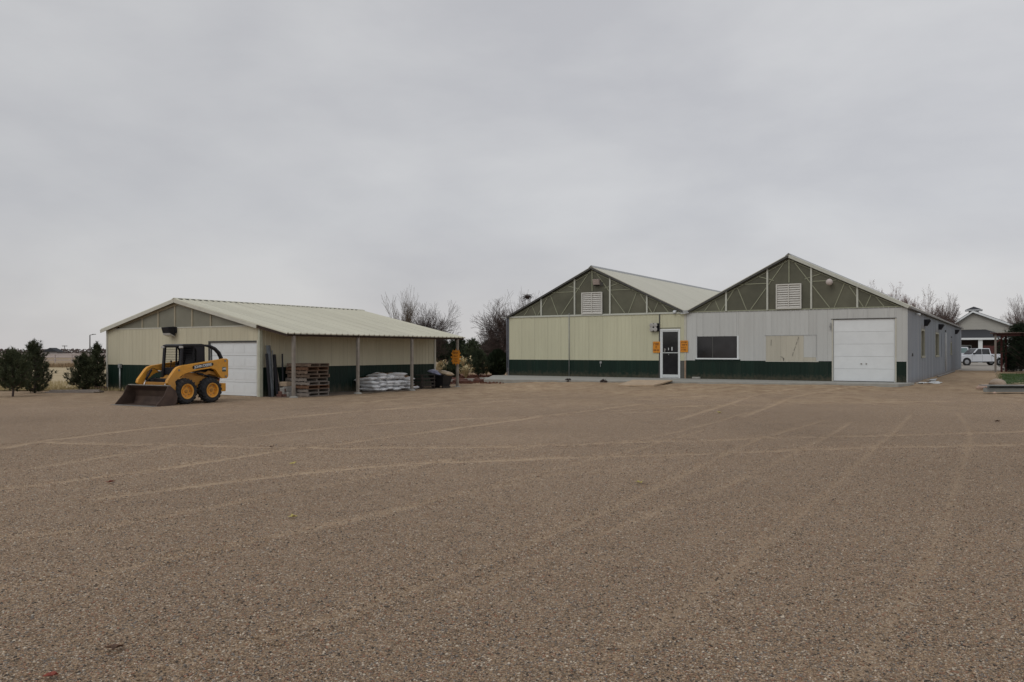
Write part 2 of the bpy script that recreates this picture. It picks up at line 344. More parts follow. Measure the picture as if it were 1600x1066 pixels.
inv = nd('ShaderNodeMath', operation='SUBTRACT'); inv.inputs[0].default_value = 1; lk(v1.outputs['Distance'], inv.inputs[1])
ih = nd('ShaderNodeMath', operation='MULTIPLY_ADD'); lk(v2.outputs['Distance'], ih.inputs[0]); ih.inputs[1].default_value = -.4; lk(inv.outputs[0], ih.inputs[2])
bs = nd('ShaderNodeMapRange'); bs.inputs['To Min'].default_value = 1.0; bs.inputs['To Max'].default_value = .22; lk(md.outputs[0], bs.inputs['Value'])
bp = nd('ShaderNodeBump'); bp.inputs['Distance'].default_value = .016; lk(bs.outputs[0], bp.inputs['Strength']); lk(ih.outputs[0], bp.inputs['Height']); lk(bp.outputs[0], b.inputs['Normal'])
me.materials.append(m)
go = place('ground', me); tag(go, 'brown gravel yard with pale tyre tracks crossing it', kind='structure')

# loose stones lying on the near gravel
def zsample(x, y):
    i = np.clip(np.searchsorted(xs, x)-1, 0, nx-2); j = np.clip(np.searchsorted(ys, y)-1, 0, ny-2)
    fx = (x-xs[i])/(xs[i+1]-xs[i]); fy = (y-ys[j])/(ys[j+1]-ys[j])
    return (Z[j,i]*(1-fx)+Z[j,i+1]*fx)*(1-fy)+(Z[j+1,i]*(1-fx)+Z[j+1,i+1]*fx)*fy
def tsample(x, y):
    i = np.clip(np.searchsorted(xs, x)-1, 0, nx-2); j = np.clip(np.searchsorted(ys, y)-1, 0, ny-2); return track[j, i]
def stones(name, label, n, ymin, ymax, s0, s1, power):
    u = NR.random(n); Y = ymin*(ymax/ymin)**(u**power); X = (NR.random(n)*1.5-.75)*Y
    keep = NR.random(n) > tsample(X, Y)*.5; X = X[keep]; Y = Y[keep]; n = len(X)
    s = s0+(s1-s0)*NR.random(n)**3.0
    base = np.array([(1,0,0),(.31,.95,0),(-.81,.59,0),(-.81,-.59,0),(.31,-.95,0),(.1,.05,.8),(-.05,0,-.6)])
    fc = [(0,1,5),(1,2,5),(2,3,5),(3,4,5),(4,0,5),(1,0,6),(2,1,6),(3,2,6),(4,3,6),(0,4,6)]
    V = np.repeat(base[None], n, 0)*(1+(NR.random((n, 7, 3))-.5)*.6)
    V[:, :, 1] *= (.6+.4*NR.random(n))[:, None]; V[:, :, 2] *= (.45+.45*NR.random(n))[:, None]
    a = NR.random(n)*6.283; ca_, sa = np.cos(a)[:, None], np.sin(a)[:, None]
    x = V[:, :, 0]*ca_-V[:, :, 1]*sa; y = V[:, :, 0]*sa+V[:, :, 1]*ca_
    V = np.stack([x, y, V[:, :, 2]], -1)*s[:, None, None]
    V[:, :, 0] += X[:, None]; V[:, :, 1] += Y[:, None]; V[:, :, 2] += (zsample(X, Y)+s*.12)[:, None]
    Fc = (np.array(fc)[None]+(np.arange(n)*7)[:, None, None]).reshape(-1, 3)
    me = bpy.data.meshes.new(name); me.vertices.add(n*7); me.vertices.foreach_set('co', V.ravel())
    me.loops.add(Fc.size); me.loops.foreach_set('vertex_index', Fc.ravel()); me.polygons.add(len(Fc))
    me.polygons.foreach_set('loop_start', np.arange(0, Fc.size, 3)); me.polygons.foreach_set('loop_total', np.full(len(Fc), 3)); me.update()
    pal = 1.1*np.array([(.31,.225,.15),(.25,.18,.12),(.20,.155,.115),(.38,.28,.19),(.31,.18,.12),(.22,.20,.18),(.085,.072,.06),(.52,.45,.36),(.34,.245,.165)])
    c = pal[NR.integers(0, len(pal), n)]*(.8+.4*NR.random(n))[:, None]
    cc = np.concatenate([np.repeat(c[:, None], 7, 1), np.ones((n, 7, 1))], -1).astype('f4')
    A = me.color_attributes.new('tone', 'FLOAT_COLOR', 'POINT'); A.data.foreach_set('color', cc.ravel())
    ms = bpy.data.materials.get('stone_mix')
    if not ms:
        ms = bpy.data.materials.new('stone_mix'); ms.use_nodes = True; bb = ms.node_tree.nodes['Principled BSDF']; bb.inputs['Roughness'].default_value = .9; bb.inputs['Specular IOR Level'].default_value = .2
        an = ms.node_tree.nodes.new('ShaderNodeAttribute'); an.attribute_name = 'tone'; ms.node_tree.links.new(an.outputs['Color'], bb.inputs['Base Color'])
    me.materials.append(ms); o = place(name, me); tag(o, label, kind='stuff'); return o
stones('gravel_stones', 'loose tan, grey and pinkish gravel stones covering the near yard', 190000, 3.6, 15, .0042, .0125, 1.0)

def sheet(name, pts, z, m, label, kind='structure'):
    o = MB().add([(x, y, z) for x, y in pts], [tuple(range(len(pts)))]).build(name, m, fix=False)
    if o.data.polygons[0].normal.z < 0: o.data.flip_normals()
    return tag(o, label, kind=kind)
GOLD = mat('golden_dry_grass', (.40, .31, .18), .95, .2, .35, detail=8, bump=.2, bscale=9, col2=(.52, .42, .26))
BROWNG = mat('brown_dry_field', (.30, .22, .135), .95, .2, .02, detail=8)
PALEF = mat('pale_far_field', (.33, .27, .235), .95, .12, .01, detail=8)
REDSOIL = mat('red_mulch', (.21, .105, .075), .95, .35, 2.5, detail=9, bump=.5, bscale=25)
LAWN = mat('green_lawn_soil', (.045, .075, .022), .95, .3, 2, detail=8, bump=.4)
PAVE = mat('pale_driveway', (.33, .30, .26), .9, .1, .8, detail=8)
sheet('dry_grass_field', [(-140, 34.6), (-24, 34.4), (-20.5, 35.2), (-17.6, 35.9), (-15.5, 37.5), (-8, 48), (-6, 62), (-8, 96), (-140, 96)], .022, GOLD, 'golden dry grass field left of and behind the shed')
sheet('brown_field', [(-400, 96), (-8, 96), (0, 96), (30, 230), (-400, 230)], .026, BROWNG, 'brown dry field beyond the golden grass')
sheet('pale_field', [(-1500, 230), (600, 230), (2500, 3800), (-2500, 3800)], .05, PALEF, 'pale far field reaching the horizon')
sheet('red_mulch_bed', [(-3.6, 40.6), (-1.6, 43.9), (-.4, 47.0), (-.4, 58), (-9, 60), (-4.4, 44)], .034, REDSOIL, 'reddish mulch bed between the shed and the greenhouse building')
sheet('green_lawn', [(23.2, 39.2), (60, 38.5), (70, 58), (34.6, 57.5), (29, 48)], .128, LAWN, 'small green lawn at the right edge')
sheet('driveway', [(37.0, 66), (80, 66), (110, 125), (45, 125)], .13, PAVE, 'pale paved driveway under the parked pickup')

def blades(name, label, m, pts, h0, h1, w, lean=.35, nb=5):
    V = []; Fc = []
    for (x, y, z) in pts:
        for _ in range(nb):
            a = R.random()*6.28; h = h0+(h1-h0)*R.random(); l = lean*h*R.random(); b2 = R.random()*6.28
            px, py = x+(R.random()-.5)*.25, y+(R.random()-.5)*.25; k = len(V)
            V += [(px-w*math.cos(a), py-w*math.sin(a), z), (px+w*math.cos(a), py+w*math.sin(a), z), (px+l*math.cos(b2), py+l*math.sin(b2), z+h)]
            Fc.append((k, k+1, k+2))
    return tag(MB().add(V, Fc).build(name, m, fix=False), label, kind='stuff')
pts = [(x, 34.9+R.random()**2*9-(x+20)*.08, .02) for x in [R.uniform(-30, -15.5) for _ in range(2600)]]
blades('dry_grass', 'dry yellow grass along the near edge of the field', STRAW, pts, .05, .2, .012)
pts = [(R.uniform(23, 48), R.uniform(39.2, 57), .12) for _ in range(6500)]
pts = [p for p in pts if p[0] > 23.4+(p[1]-39.2)*.6]
GRASSG = mat('green_grass_blades', (.055, .095, .026), .9, .3, 3)
blades('lawn_grass', 'short green grass of the lawn at the right edge', GRASSG, pts, .04, .11, .012)
TALLB = mat('rusty_tall_grass', (.27, .19, .115), .95, .25, .4)
pts = [(R.uniform(-110, -46), R.uniform(84, 93), 0) for _ in range(6000)]
blades('tall_brown_grass', 'band of taller rusty brown grass crossing the field', TALLB, pts, .1, .5, .05, nb=3)

# ------------------------------------------------------------------ building helpers
PCACHE = {}
def rib_mesh(w, h, m, pitch=.2286, rib=.011, top=None, wave=False):
    key = (round(w, 3), round(h, 3), m.name, pitch, rib, top)
    if key in PCACHE: return PCACHE[key]
    xs_ = [(0, 0)]; k = int(round(w/pitch)) or 1; p = w/k
    for i in range(k):
        x = i*p
        xs_ += [(x+.008, 0), (x+.028, -rib), (x+.052, -rib), (x+.072, 0)] if p > .1 else []
    xs_.append((w-.0015, 0))
    n = len(xs_); V = [(x, y, 0) for x, y in xs_]+[(x, y, h if top is None else top(x)) for x, y in xs_]
    Fc = [(i, i+1, i+1+n, i+n) for i in range(n-1)]
    me = MB().add(V, Fc).mesh('wall_panel', m, fix=False); PCACHE[key] = me; return me
def cuts(a0, a1, step, extra):
    e = sorted(set([round(a0+i*step, 3) for i in range(int((a1-a0)/step)+1)]+[round(a1, 3)]+[round(x, 3) for x in extra if a0 < x < a1]))
    out = [e[0]]
    for x in e[1:]:
        if x-out[-1] > .06: out.append(x)
        elif x in [round(q, 3) for q in extra] or x == round(a1, 3): out[-1] = x
    return out
def clad(parent, frame, a0, a1, z0, z1, openings, m, step=.914, gap=.003, name='wall_panel'):
    """ribbed panels from a0..a1 (along the wall) and z0..z1; frame(a) gives location, rotation"""
    ex = [o[0] for o in openings]+[o[1] for o in openings]; c = cuts(a0, a1, step, ex)
    for x0, x1 in zip(c[:-1], c[1:]):
        mid = (x0+x1)/2; seg = [(z0, z1)]
        for (oa, ob, oz0, oz1) in openings:
            if oa < mid < ob:
                ns = []
                for s0, s1 in seg:
                    if oz1 <= s0 or oz0 >= s1: ns.append((s0, s1)); continue
                    if oz0 > s0: ns.append((s0, oz0))
                    if oz1 < s1: ns.append((oz1, s1))
                seg = ns
        for s0, s1 in seg:
            if s1-s0 < .03: continue
            loc, rz = frame(x0, s0); place(name, rib_mesh(x1-x0-gap, s1-s0, m), parent, loc, (0, 0, rz))
def core(parent, axis, a0, a1, z0, z1, openings, th, m, name='wall', inset=.0):
    """the solid wall behind the cladding, with its openings left open"""
    mb = MB(); ex = sorted(set([a0, a1]+[o[0] for o in openings]+[o[1] for o in openings]))
    for x0, x1 in zip(ex[:-1], ex[1:]):
        seg = [(z0, z1)]; mid = (x0+x1)/2
        for (oa, ob, oz0, oz1) in openings:
            if oa < mid < ob:
                ns = []
                for s0, s1 in seg:
                    if oz0 > s0: ns.append((s0, min(oz0, s1)))
                    if oz1 < s1: ns.append((max(oz1, s0), s1))
                seg = ns
        for s0, s1 in seg:
            if axis == 'x': mb.box(x0, x1, inset, inset+th, s0, s1)
            else: mb.box(-inset-th, -inset, x0, x1, s0, s1)
    return mb.build(name, m, parent)
INNER = mat('wall_core', (.10, .10, .09), .9, .1, 3)

# ================================================================== MAIN BUILDING (local x to the right, y to the back; origin = right front corner)
MT = .5594; MO = (18.75, 38.566)
main = thing('greenhouse_building', 'large double-gabled cream and grey metal building with green skirting', 'building', (MO[0], MO[1], 0), -MT)
W1, W2, E, RD, LEN, SL = 10.88, 11.45, 3.83, 6.58, 41.7, .22
WT = W1+W2
def G2(x, y): return (MO[0]+x*math.cos(MT)+y*math.sin(MT), MO[1]-x*math.sin(MT)+y*math.cos(MT))
DOOR = (-12.39, -11.24, SL, 2.93); WIN = (-10.31, -8.02, 1.27, 2.52); GD = (-3.31, -.52, SL, 3.27)
front = lambda a, z: ((a, -.004, z), 0)
right = lambda a, z: ((.004, a, z), math.pi/2)
core(main, 'x', -WT, 0, .0, E-.02, [DOOR, WIN, GD], .12, INNER)
# left half: cream over green
clad(main, front, -WT, -W1-.12, 1.19, 3.78, [DOOR], CREAM)
clad(main, front, -WT, -12.40, SL, 1.185, [DOOR], GREEN)
# right half: grey over green, an unpainted patch in the middle
clad(main, front, -W1, 0, 1.21, E-.01, [WIN, GD, (-6.6, -4.12, 1.17, 2.50)], GREYW)
clad(main, front, -W1, -3.36, SL, 1.205, [(-10.40, -7.93, 1.16, 1.3)], GREEN)
clad(main, front, -.45, -.02, SL, 1.205, [], GREEN)
MB().box(-10.40, -7.93, -.02, .0, 1.165, 1.27).build('wall_panel', GREEN, main)
PATCH = mat('bare_cream_patch', (.49, .465, .385), .7, .10, 1.5, dirt=.2, streak=1)
for i, (a, b_) in enumerate(((-6.6, -5.85), (-5.85, -4.95), (-4.95, -4.72))):
    p = place('wall_panel', rib_mesh(b_-a-.003, 1.29, PATCH, rib=.008), main, (a, -.008, 1.21)); p['label'] = 'bare cream panel where grey paint is missing'
p = place('wall_panel', rib_mesh(.597, 1.10, GREYW, rib=.010), main, (-4.72, -.008, 1.40)); p['label'] = 'grey patch panel beside the bare cream area'
p = place('wall_panel', rib_mesh(.597, .185, PATCH, rib=.008), main, (-4.72, -.008, 1.21))
MB().box(-6.62, -4.0, -.022, -.002, 1.165, 1.205).build('patch_ledge', TRIM, main)
MB().bar((-6.66, -.012, 2.515), (-4.08, -.012, 2.515), .02, .03).bar((-4.09, -.012, 1.40), (-4.09, -.012, 2.5), .02, .02).build('patch_trim', GALV, main)
ck = MB()
for z0, z1, x0, x1 in ((2.25, 2.42, -5.02, -4.97), (2.02, 2.2, -5.10, -5.04), (1.72, 1.95, -5.20, -5.12), (1.46, 1.66, -5.27, -5.23)): ck.bar((x1, -.02, z1), (x0, -.02, z0), .03, .006)
ck.bar((-6.33, -.02, 2.3), (-6.34, -.02, 2.0), .02, .006).bar((-5.80, -.02, 1.42), (-5.66, -.02, 1.30), .03, .006).bar((-5.72, -.02, 1.36), (-5.70, -.02, 1.2), .03, .006).bar((-5.86, -.02, 1.44), (-5.80, -.02, 1.4), .05, .006)
ck.build('crack', DTRIM, main)
# plates and trims
MB().bar((-WT, -.03, 3.80), (-W1-.1, -.03, 3.80), .05, .07).build('plate_trim', POSTW, main)
MB().box(-WT-.06, -WT+.0, -.05, .06, .0, 3.8).build('corner_trim', mat('dark_downspout', (.14, .15, .18), .5, .15, 4), main, bevel=.01)
MB().tube([(-18.1, -.05, SL+.01), (-18.1, -.05, 3.95)], .022, 8).build('conduit', GALV, main, smooth=True)
MB().box(-W1-.12, -W1-.0, -.035, -.005, 1.2, E-.03).build('joint_trim', TRIM, main)
MB().box(-W1-.10, -W1-.04, -.05, .0, SL, 1.2).build('joint_trim', mat('tan_trim', (.36, .25, .17), .7, .2, 5), main)
MB().box(-12.47, -12.41, -.03, .0, SL, 3.78).build('door_trim', DTRIM, main)
MB().box(-12.41, -11.2, -.03, .0, 2.97, 3.0).build('door_trim', DTRIM, main)
MB().box(-WT, 0, -.03, -.006, 3.79, 3.795).build('seam', DTRIM, main)
MB().box(-.45-.06, -.45, -.03, .0, SL, 3.3).build('garage_trim', TRIM, main)
MB().box(-3.37, -3.31, -.03, .0, SL, 3.3).build('garage_trim', TRIM, main)
MB().box(-3.4, -.45, -.03, .0, 3.275, 3.31).build('garage_trim', DTRIM, main)
MB().box(-.012, .03, -.035, .02, SL, E).build('corner_trim', GREYW, main)
# side and other walls
SW = [(6.5, 8.3, 1.42, 2.92), (15.1, 17.6, 1.42, 2.9), (28.2, 29.4, 1.5, 2.4)]
core(main, 'y', .13, LEN, 0, E-.02, SW, .12, INNER)
clad(main, right, 0.03, LEN, .06, E-.04, SW, SIDEG, step=.914)
MB().box(-WT, 0, LEN-.12, LEN, 0, E).box(-WT, -WT+.12, .12, LEN-.12, 0, E).build('wall', CREAM, main)
MB().box(-WT+.12, -.12, .12, LEN-.12, .1, .18).build('floor_slab', CONC, main)
for (a, b_, z0, z1) in SW:
    w = MB().box(-.10, .02, a, a+.10, z0, z1).box(-.10, .02, b_-.1, b_, z0, z1).box(-.10, .02, a+.1, b_-.1, z1-.1, z1).box(-.10, .05, a-.06, b_+.06, z0-.08, z0+.03).build('window', mat('cream_jamb', (.34, .33, .25), .6, .1, 4), main)
    MB().box(-.11, -.09, a+.1, b_-.1, z0+.03, z1-.1).build('pane', GLASS, w)
    MB().box(-.085, -.07, (a+b_)/2-.02, (a+b_)/2+.02, z0+.03, z1-.1).build('mullion', TRIM, w)
MB().tube([(.05, 22.8, .3), (.05, 22.8, 2.98), (.02, 22.8, 3.02)], .05, 8).build('downpipe', PVC, main, smooth=True)
MB().tube([(.03, 19.6, 1.3), (.03, 19.6, 2.9)], .02, 6).build('conduit', SIDEG, main)
for y in (22.7, 28.6): MB().box(.0, .08, y, y+.25, 3.08 if y < 25 else 2.75, 3.2 if y < 25 else 2.84).build('junction_box', DTRIM, main)
MB().box(.0, .05, 2.1, 2.25, 1.45, 1.6).build('hose_bracket', DTRIM, main)
# eave lamps (hooded) along the side wall
for y, z in ((3.3, 3.62), (8.2, 3.42), (17.6, 3.42), (33.4, 3.42)):
    if y < 4:
        h = MB().tube([(0, y, z), (.12, y, z-.02), (.26, y-.02, z-.07)], [.03, .05, .06], 8).build('security_camera', WHITE, main, smooth=True); continue
    h = MB().prism([(0, z-.30), (.16, z-.30), (.34, z), (.30, z+.06), (0, z+.06)], y-.24, y+.24, 'xz').build('eave_lamp', BLK2, main, bevel=.015)
    MB().box(.05, .15, y-.18, y+.18, z-.312, z-.302).build('lens', LENS, h)
GUT = mat('gutter_metal', (.22, .21, .20), .5, .25, 5, metal=.3)
# roofs: standing panels on each slope
def slope(parent, x0, z0, x1, z1, y0, y1, m, step=.914, pitch=.3, th=.035, rib=.02, gap=.004):
    Ls = math.hypot(x1-x0, z1-z0); ang = math.atan2(z1-z0, x1-x0)
    n = int(round((y1-y0)/step)); st = (y1-y0)/n; k = int(round(st/pitch)); p = st/k
    prof = []
    for i in range(k):
        y = i*p; prof += [(y, 0), (y+p*.08, rib), (y+p*.2, rib), (y+p*.28, 0)]
    prof.append((st-gap, 0)); q = len(prof)
    V = []
    for s in (0, Ls): V += [(s, y, z+th) for y, z in prof]
    for s in (0, Ls): V += [(s, y, z-.0) for y, z in prof]
    Fc = [(i, i+1, q+i+1, q+i) for i in range(q-1)]+[(2*q+i, 3*q+i, 3*q+i+1, 2*q+i+1) for i in range(q-1)]
    Fc += [(i, 2*q+i, 2*q+i+1, i+1) for i in range(q-1)]+[(q+i, q+i+1, 3*q+i+1, 3*q+i) for i in range(q-1)]+[(0, q, 3*q, 2*q), (q-1, 3*q-1, 4*q-1, 2*q-1)]
    me = MB().add(V, Fc).mesh('roof_panel', m)
    MB().box(0, Ls, 0, y1-y0-.01, -.012, -.003).build('roof_underlay', DTRIM, parent, loc=(x0, y0+.005, z0), rot=(0, -ang, 0))
    for i in range(n): place('roof_panel', me, parent, (x0, y0+i*st, z0), (0, -ang, 0))
OV = .14
def ramp_z(x): pass
xr1, xr2 = -W1/2, -W1-W2/2
for xr, hw in ((xr1, W1/2), (xr2, W2/2)):
    sl_ = (RD-E)/hw
    slope(main, xr-hw-(.12 if xr == xr2 else 0), E-(.12*sl_ if xr == xr2 else 0)+.02, xr, RD+.02, -OV, LEN+OV, ROOFM, rib=.012, pitch=.457, gap=.008)
    slope(main, xr+hw+(.12 if xr == xr1 else 0), E-(.12*sl_ if xr == xr1 else 0)+.02, xr, RD+.02, -OV, LEN+OV, ROOFM, rib=.012, pitch=.457, gap=.008) if False else None
    # right-hand slope, laid from the ridge outwards
    e = .12 if xr == xr1 else 0
    Ls = math.hypot(hw+e, (hw+e)*sl_)
    slope(main, xr, RD+.02, xr+hw+e, E-e*sl_+.02, -OV, LEN+OV, ROOFM, rib=.012, pitch=.457, gap=.008)
    MB().prism([(xr-.16, RD+.02-.16*sl_+.03), (xr, RD+.10), (xr+.16, RD+.02-.16*sl_+.03), (xr+.16, RD-.16*sl_+.06), (xr, RD+.125), (xr-.16, RD-.16*sl_+.06)][:3]+[(xr+.16, RD-.16*sl_+.075), (xr, RD+.13), (xr-.16, RD-.16*sl_+.075)], -OV-.02, LEN+OV+.02, 'xz').build('ridge_cap', GALV, main)
    # rake boards
    for sgn in (-1, 1):
        p0 = (xr, -OV-.015, RD-.03); p1 = (xr+sgn*(hw+(.1 if (sgn == 1 and xr == xr1) or (sgn == -1 and xr == xr2) else -.02)), -OV-.015, E-.03)
        pale = (xr == xr1 and sgn == 1)
        MB().bar(p0, p1, .028, .10 if not pale else .15).build('rake_board', POSTW if pale else DTRIM, main)
# valley gutter and side gutters
MB().box(-W1-.14, -W1+.14, -OV-.08, LEN, E-.06, E+.10).build('valley_gutter', GALV, main)
MB().tube([(-W1-.35, -.12, E-.06), (-W1-.05, -.2, E-.07), (-W1+.18, -.18, E-.03)], .03, 6).build('gutter_pipe', PVC, main, smooth=True)
MB().box(.09, .20, -OV, LEN, E-.10, E-.0).build('gutter', GUT, main)
MB().box(-WT-.22, -WT-.10, -OV, LEN, E-.12, E+.0).box(-WT-.5, -WT-.1, -.16, -.06, E-.06, E).build('gutter', GALV, main)
MB().tube([(-WT-.12, -.1, E-.08), (-WT-.1, -.1, 3.4), (-WT-.09, -.1, .25)], .04, 8).build('downpipe', mat('dark_downspout', (0,0,0)), main, smooth=True)
# gable glazing, posts and trusses
for gi, (xr, hw) in enumerate(((xr1, W1/2), (xr2, W2/2))):
    zb = E-.0; top = lambda s: RD-.06-(RD-E)*abs(s)
    posts = [-.597, -.2, .2, .597]
    edges = [-.985]+posts+[.985]
    for a, b_ in zip(edges[:-1], edges[1:]):
        pl = [(xr+a*hw, zb), (xr+b_*hw, zb), (xr+b_*hw, max(top(b_), zb+.01))]
        if a < 0 < b_: pl.append((xr, top(0)))
        pl.append((xr+a*hw, max(top(a), zb+.01)))
        MB().prism(pl, .03, .05).build('gable_pane', FIBRE, main)
    for s in posts: MB().box(xr+s*hw-.045, xr+s*hw+.045, -.045, .02, zb, top(s)).build('gable_post', POSTW, main, bevel=.006)
    MB().box(xr-.025, xr+.025, -.02, .02, 5.2, top(0)-.02).build('king_post', ROD, main)
    zt = 5.2; sh = 1-(zt-E+.06)/(RD-E)
    for sg in (-1, 1):
        rods = [((.03, top(.03)-.08), (.36, zb+.05)), ((.40, zb+.05), (.49, top(.49)-.08)), ((.515, top(.515)-.08), (.645, zb+.05)), ((.665, zb+.05), (.715, top(.715)-.06)), ((.735, top(.735)-.06), (.815, zb+.04)),
                ((.2, zt+.02), (sh-.01, zt+.02)), ((.14, 5.35), (.30, top(.30)-.08)), ((.0, top(0)-.16), (.96, top(.96)-.09))]
        for (s0, z0), (s1, z1) in rods:
            MB().bar((xr+sg*s0*hw, .012, z0), (xr+sg*s1*hw, .012, z1), .02, .038).build('truss_rod', ROD, main)
    MB().box(xr-hw+.15, xr+hw-.15, -.012, .024, zb-.02, zb+.035).build('truss_chord', ROD if gi == 0 else POSTW, main)
    x0, x1 = (-6.08, -4.82) if gi == 0 else (-17.27, -15.93)
    lv = MB().box(x0, x0+.06, -.10, .0, 3.86, 5.14).box(x1-.06, x1, -.10, .0, 3.86, 5.14).box(x0+.06, x1-.06, -.10, 0, 5.08, 5.14).box(x0+.06, x1-.06, -.10, 0, 3.86, 3.92).box((x0+x1)/2-.02, (x0+x1)/2+.02, -.105, 0, 3.92, 5.08).build('louver', LOUV, main)
    MB().box(x0+.05, x1-.05, -.01, .01, 3.9, 5.1).build('louver_back', DTRIM, lv)
    slm = MB().prism([(-.085, 0), (-.075, -.012), (-.012, .085), (-.02, .1)], 0, (x1-x0)/2-.09, 'yz').mesh('slat', LOUV)
    for k in range(10):
        for q in (x0+.065, (x0+x1)/2+.022): place('slat', slm, lv, (q, 0, 3.935+k*.115))
# gable fixtures
lb = MB().prism([(-.22, 5.55), (-.04, 5.52), (-.04, 5.90), (-.30, 5.86)], -16.45, -16.05, 'yz').build('gable_lamp', mat('pinkish_box', (.36, .30, .27), .6, .1, 5), main, bevel=.02)
MB().prism([(-.21, 5.545), (-.05, 5.515), (-.05, 5.50), (-.20, 5.53)], -16.42, -16.08, 'yz').build('lens', BLACK, lb)
MB().box(-16.05, -15.9, -.04, .0, 5.5, 5.7).build('painted_lamp_shadow', DTRIM, main)  # dark box put in as the lamp's cast shadow on the gable
v = MB().lathe([(.02, -.50), (.10, -.48), (.15, -.42), (.165, -.34), (.155, -.26), (.10, -.18), (.08, -.0)], (-3.43, 0, 5.12), 'y', 20).build('vent_dome', mat('pinkish_white_dome', (.55, .49, .46), .5, .08, 5), main, smooth=True)
# wall lamp beside the door
wl = MB().box(-12.96, -12.46, -.05, -.03, 2.80, 3.26).build('twin_lamp', BLK2, main)
for z0 in (2.83, 3.06):
    hd = MB().prism([(-.2, z0), (-.05, z0), (-.05, z0+.18), (-.2, z0+.18), (-.24, z0+.1)], -12.93, -12.49, 'yz').build('lamp_head', BLK2, wl, bevel=.012)
    MB().lathe([(.0, -.255), (.09, -.25), (.12, -.24)], (-12.82, 0, z0+.09), 'y', 12).lathe([(.0, -.255), (.09, -.25), (.12, -.24)], (-12.60, 0, z0+.09), 'y', 12).build('lens', LENS, hd)
cm = MB().box(-11.62, -11.44, -.06, -.03, 3.84, 3.96).build('dome_camera', WHITE, main, bevel=.01)
MB().lathe([(.09, 3.90), (.09, 3.86), (.075, 3.80), (.04, 3.76), (.0, 3.75)], (-11.53, -.13, 0), 'z', 14).build('camera_dome', WHITE, cm, smooth=True)
MB().lathe([(.05, 3.775), (.04, 3.755), (.0, 3.745)], (-11.53, -.15, 0), 'z', 12).build('camera_lens', BLACK, cm)
# entrance door
dr = MB().box(-12.39, -12.30, -.04, .10, SL, 2.93).box(-11.31, -11.24, -.04, .10, SL, 2.93).box(-12.30, -11.31, -.04, .10, 2.84, 2.93).box(-12.30, -11.31, -.03, .10, SL, .25).build('door_frame', WHITE, main, bevel=.006)
dl = MB().box(-12.295, -12.25, -.02, .03, .27, 2.83).box(-11.36, -11.315, -.02, .03, .27, 2.83).box(-12.25, -11.36, -.02, .03, 2.78, 2.83).box(-12.25, -11.36, -.02, .03, .27, .42).box(-12.25, -11.36, -.025, .03, 1.60, 1.64).build('door', mat('door_white', (.62, .65, .65), .5, .05, 4), main)
MB().box(-12.25, -11.36, .0, .012, .42, 2.78).build('pane', GLASS, dl)
MB().box(-12.15, -12.09, -.07, -.03, 1.66, 1.86).build('handle', STEEL, dl)
MB().box(-11.93, -11.90, -.004, -.001, 1.76, 1.90).box(-11.74, -11.69, -.004, -.001, 1.74, 1.94).box(-12.10, -12.07, -.004, -.001, 1.77, 1.83).box(-11.92, -11.90, -.004, -.001, 1.5, 1.55).build('door_sticker', WHITE, dl)
# picture window
wf = MB().box(-10.31, -10.295, .0, .08, 1.33, 2.52).box(-8.10, -8.02, -.04, .08, 1.33, 2.52).box(-10.295, -8.10, .0, .08, 2.505, 2.52).box(-10.34, -7.99, -.08, .08, 1.27, 1.34).build('window', WHITE, main)
MB().box(-10.29, -9.44, .02, .03, 1.34, 2.50).build('pane', GLASS, wf); MB().box(-9.41, -8.10, .01, .02, 1.34, 2.50).build('pane', GLASS, wf); MB().box(-9.44, -9.41, .0, .03, 1.34, 2.50).build('mullion', mat('dull_frame', (.09, .09, .085), .5), wf)
# garage door of five sections
gd = MB().box(-3.30, -3.27, .03, .1, SL, 3.27).box(-.56, -.53, .03, .1, SL, 3.27).build('garage_door', WHITE, main)
for k in range(5):
    z0 = SL+.02+k*.606
    MB().box(-3.27, -.56, .03, .075, z0, z0+.600).build('door_section', WHITE, gd, bevel=.007)
MB().box(-2.05, -1.98, .0, .03, 1.06, 1.12).box(-1.82, -1.76, .0, .03, 1.06, 1.12).build('handle', STEEL, gd)
MB().box(-3.27, -.56, .02, .028, SL, SL+.025).build('bottom_seal', BLACK, gd)
MB().tube([(-3.42, -.06, 2.75), (-3.42, -.07, 3.12)], .025, 6).box(-3.48, -3.4, -.05, -.0, 2.9, 2.96).build('meter_pipe', GALV, main)
MB().box(-10.48, -10.05, -.28, -.1, SL, SL+.1).build('brick', CONC, main, bevel=.02)   # doorstop block by the wall
main.children[-1].name = 'doorstop_block'
MB().box(-16.1, -15.98, -.05, -.01, 1.0, 1.12).tube([(-16.04, -.06, .8), (-16.04, -.06, 1.0)], .015, 6).build('outlet_box', GALV, main)
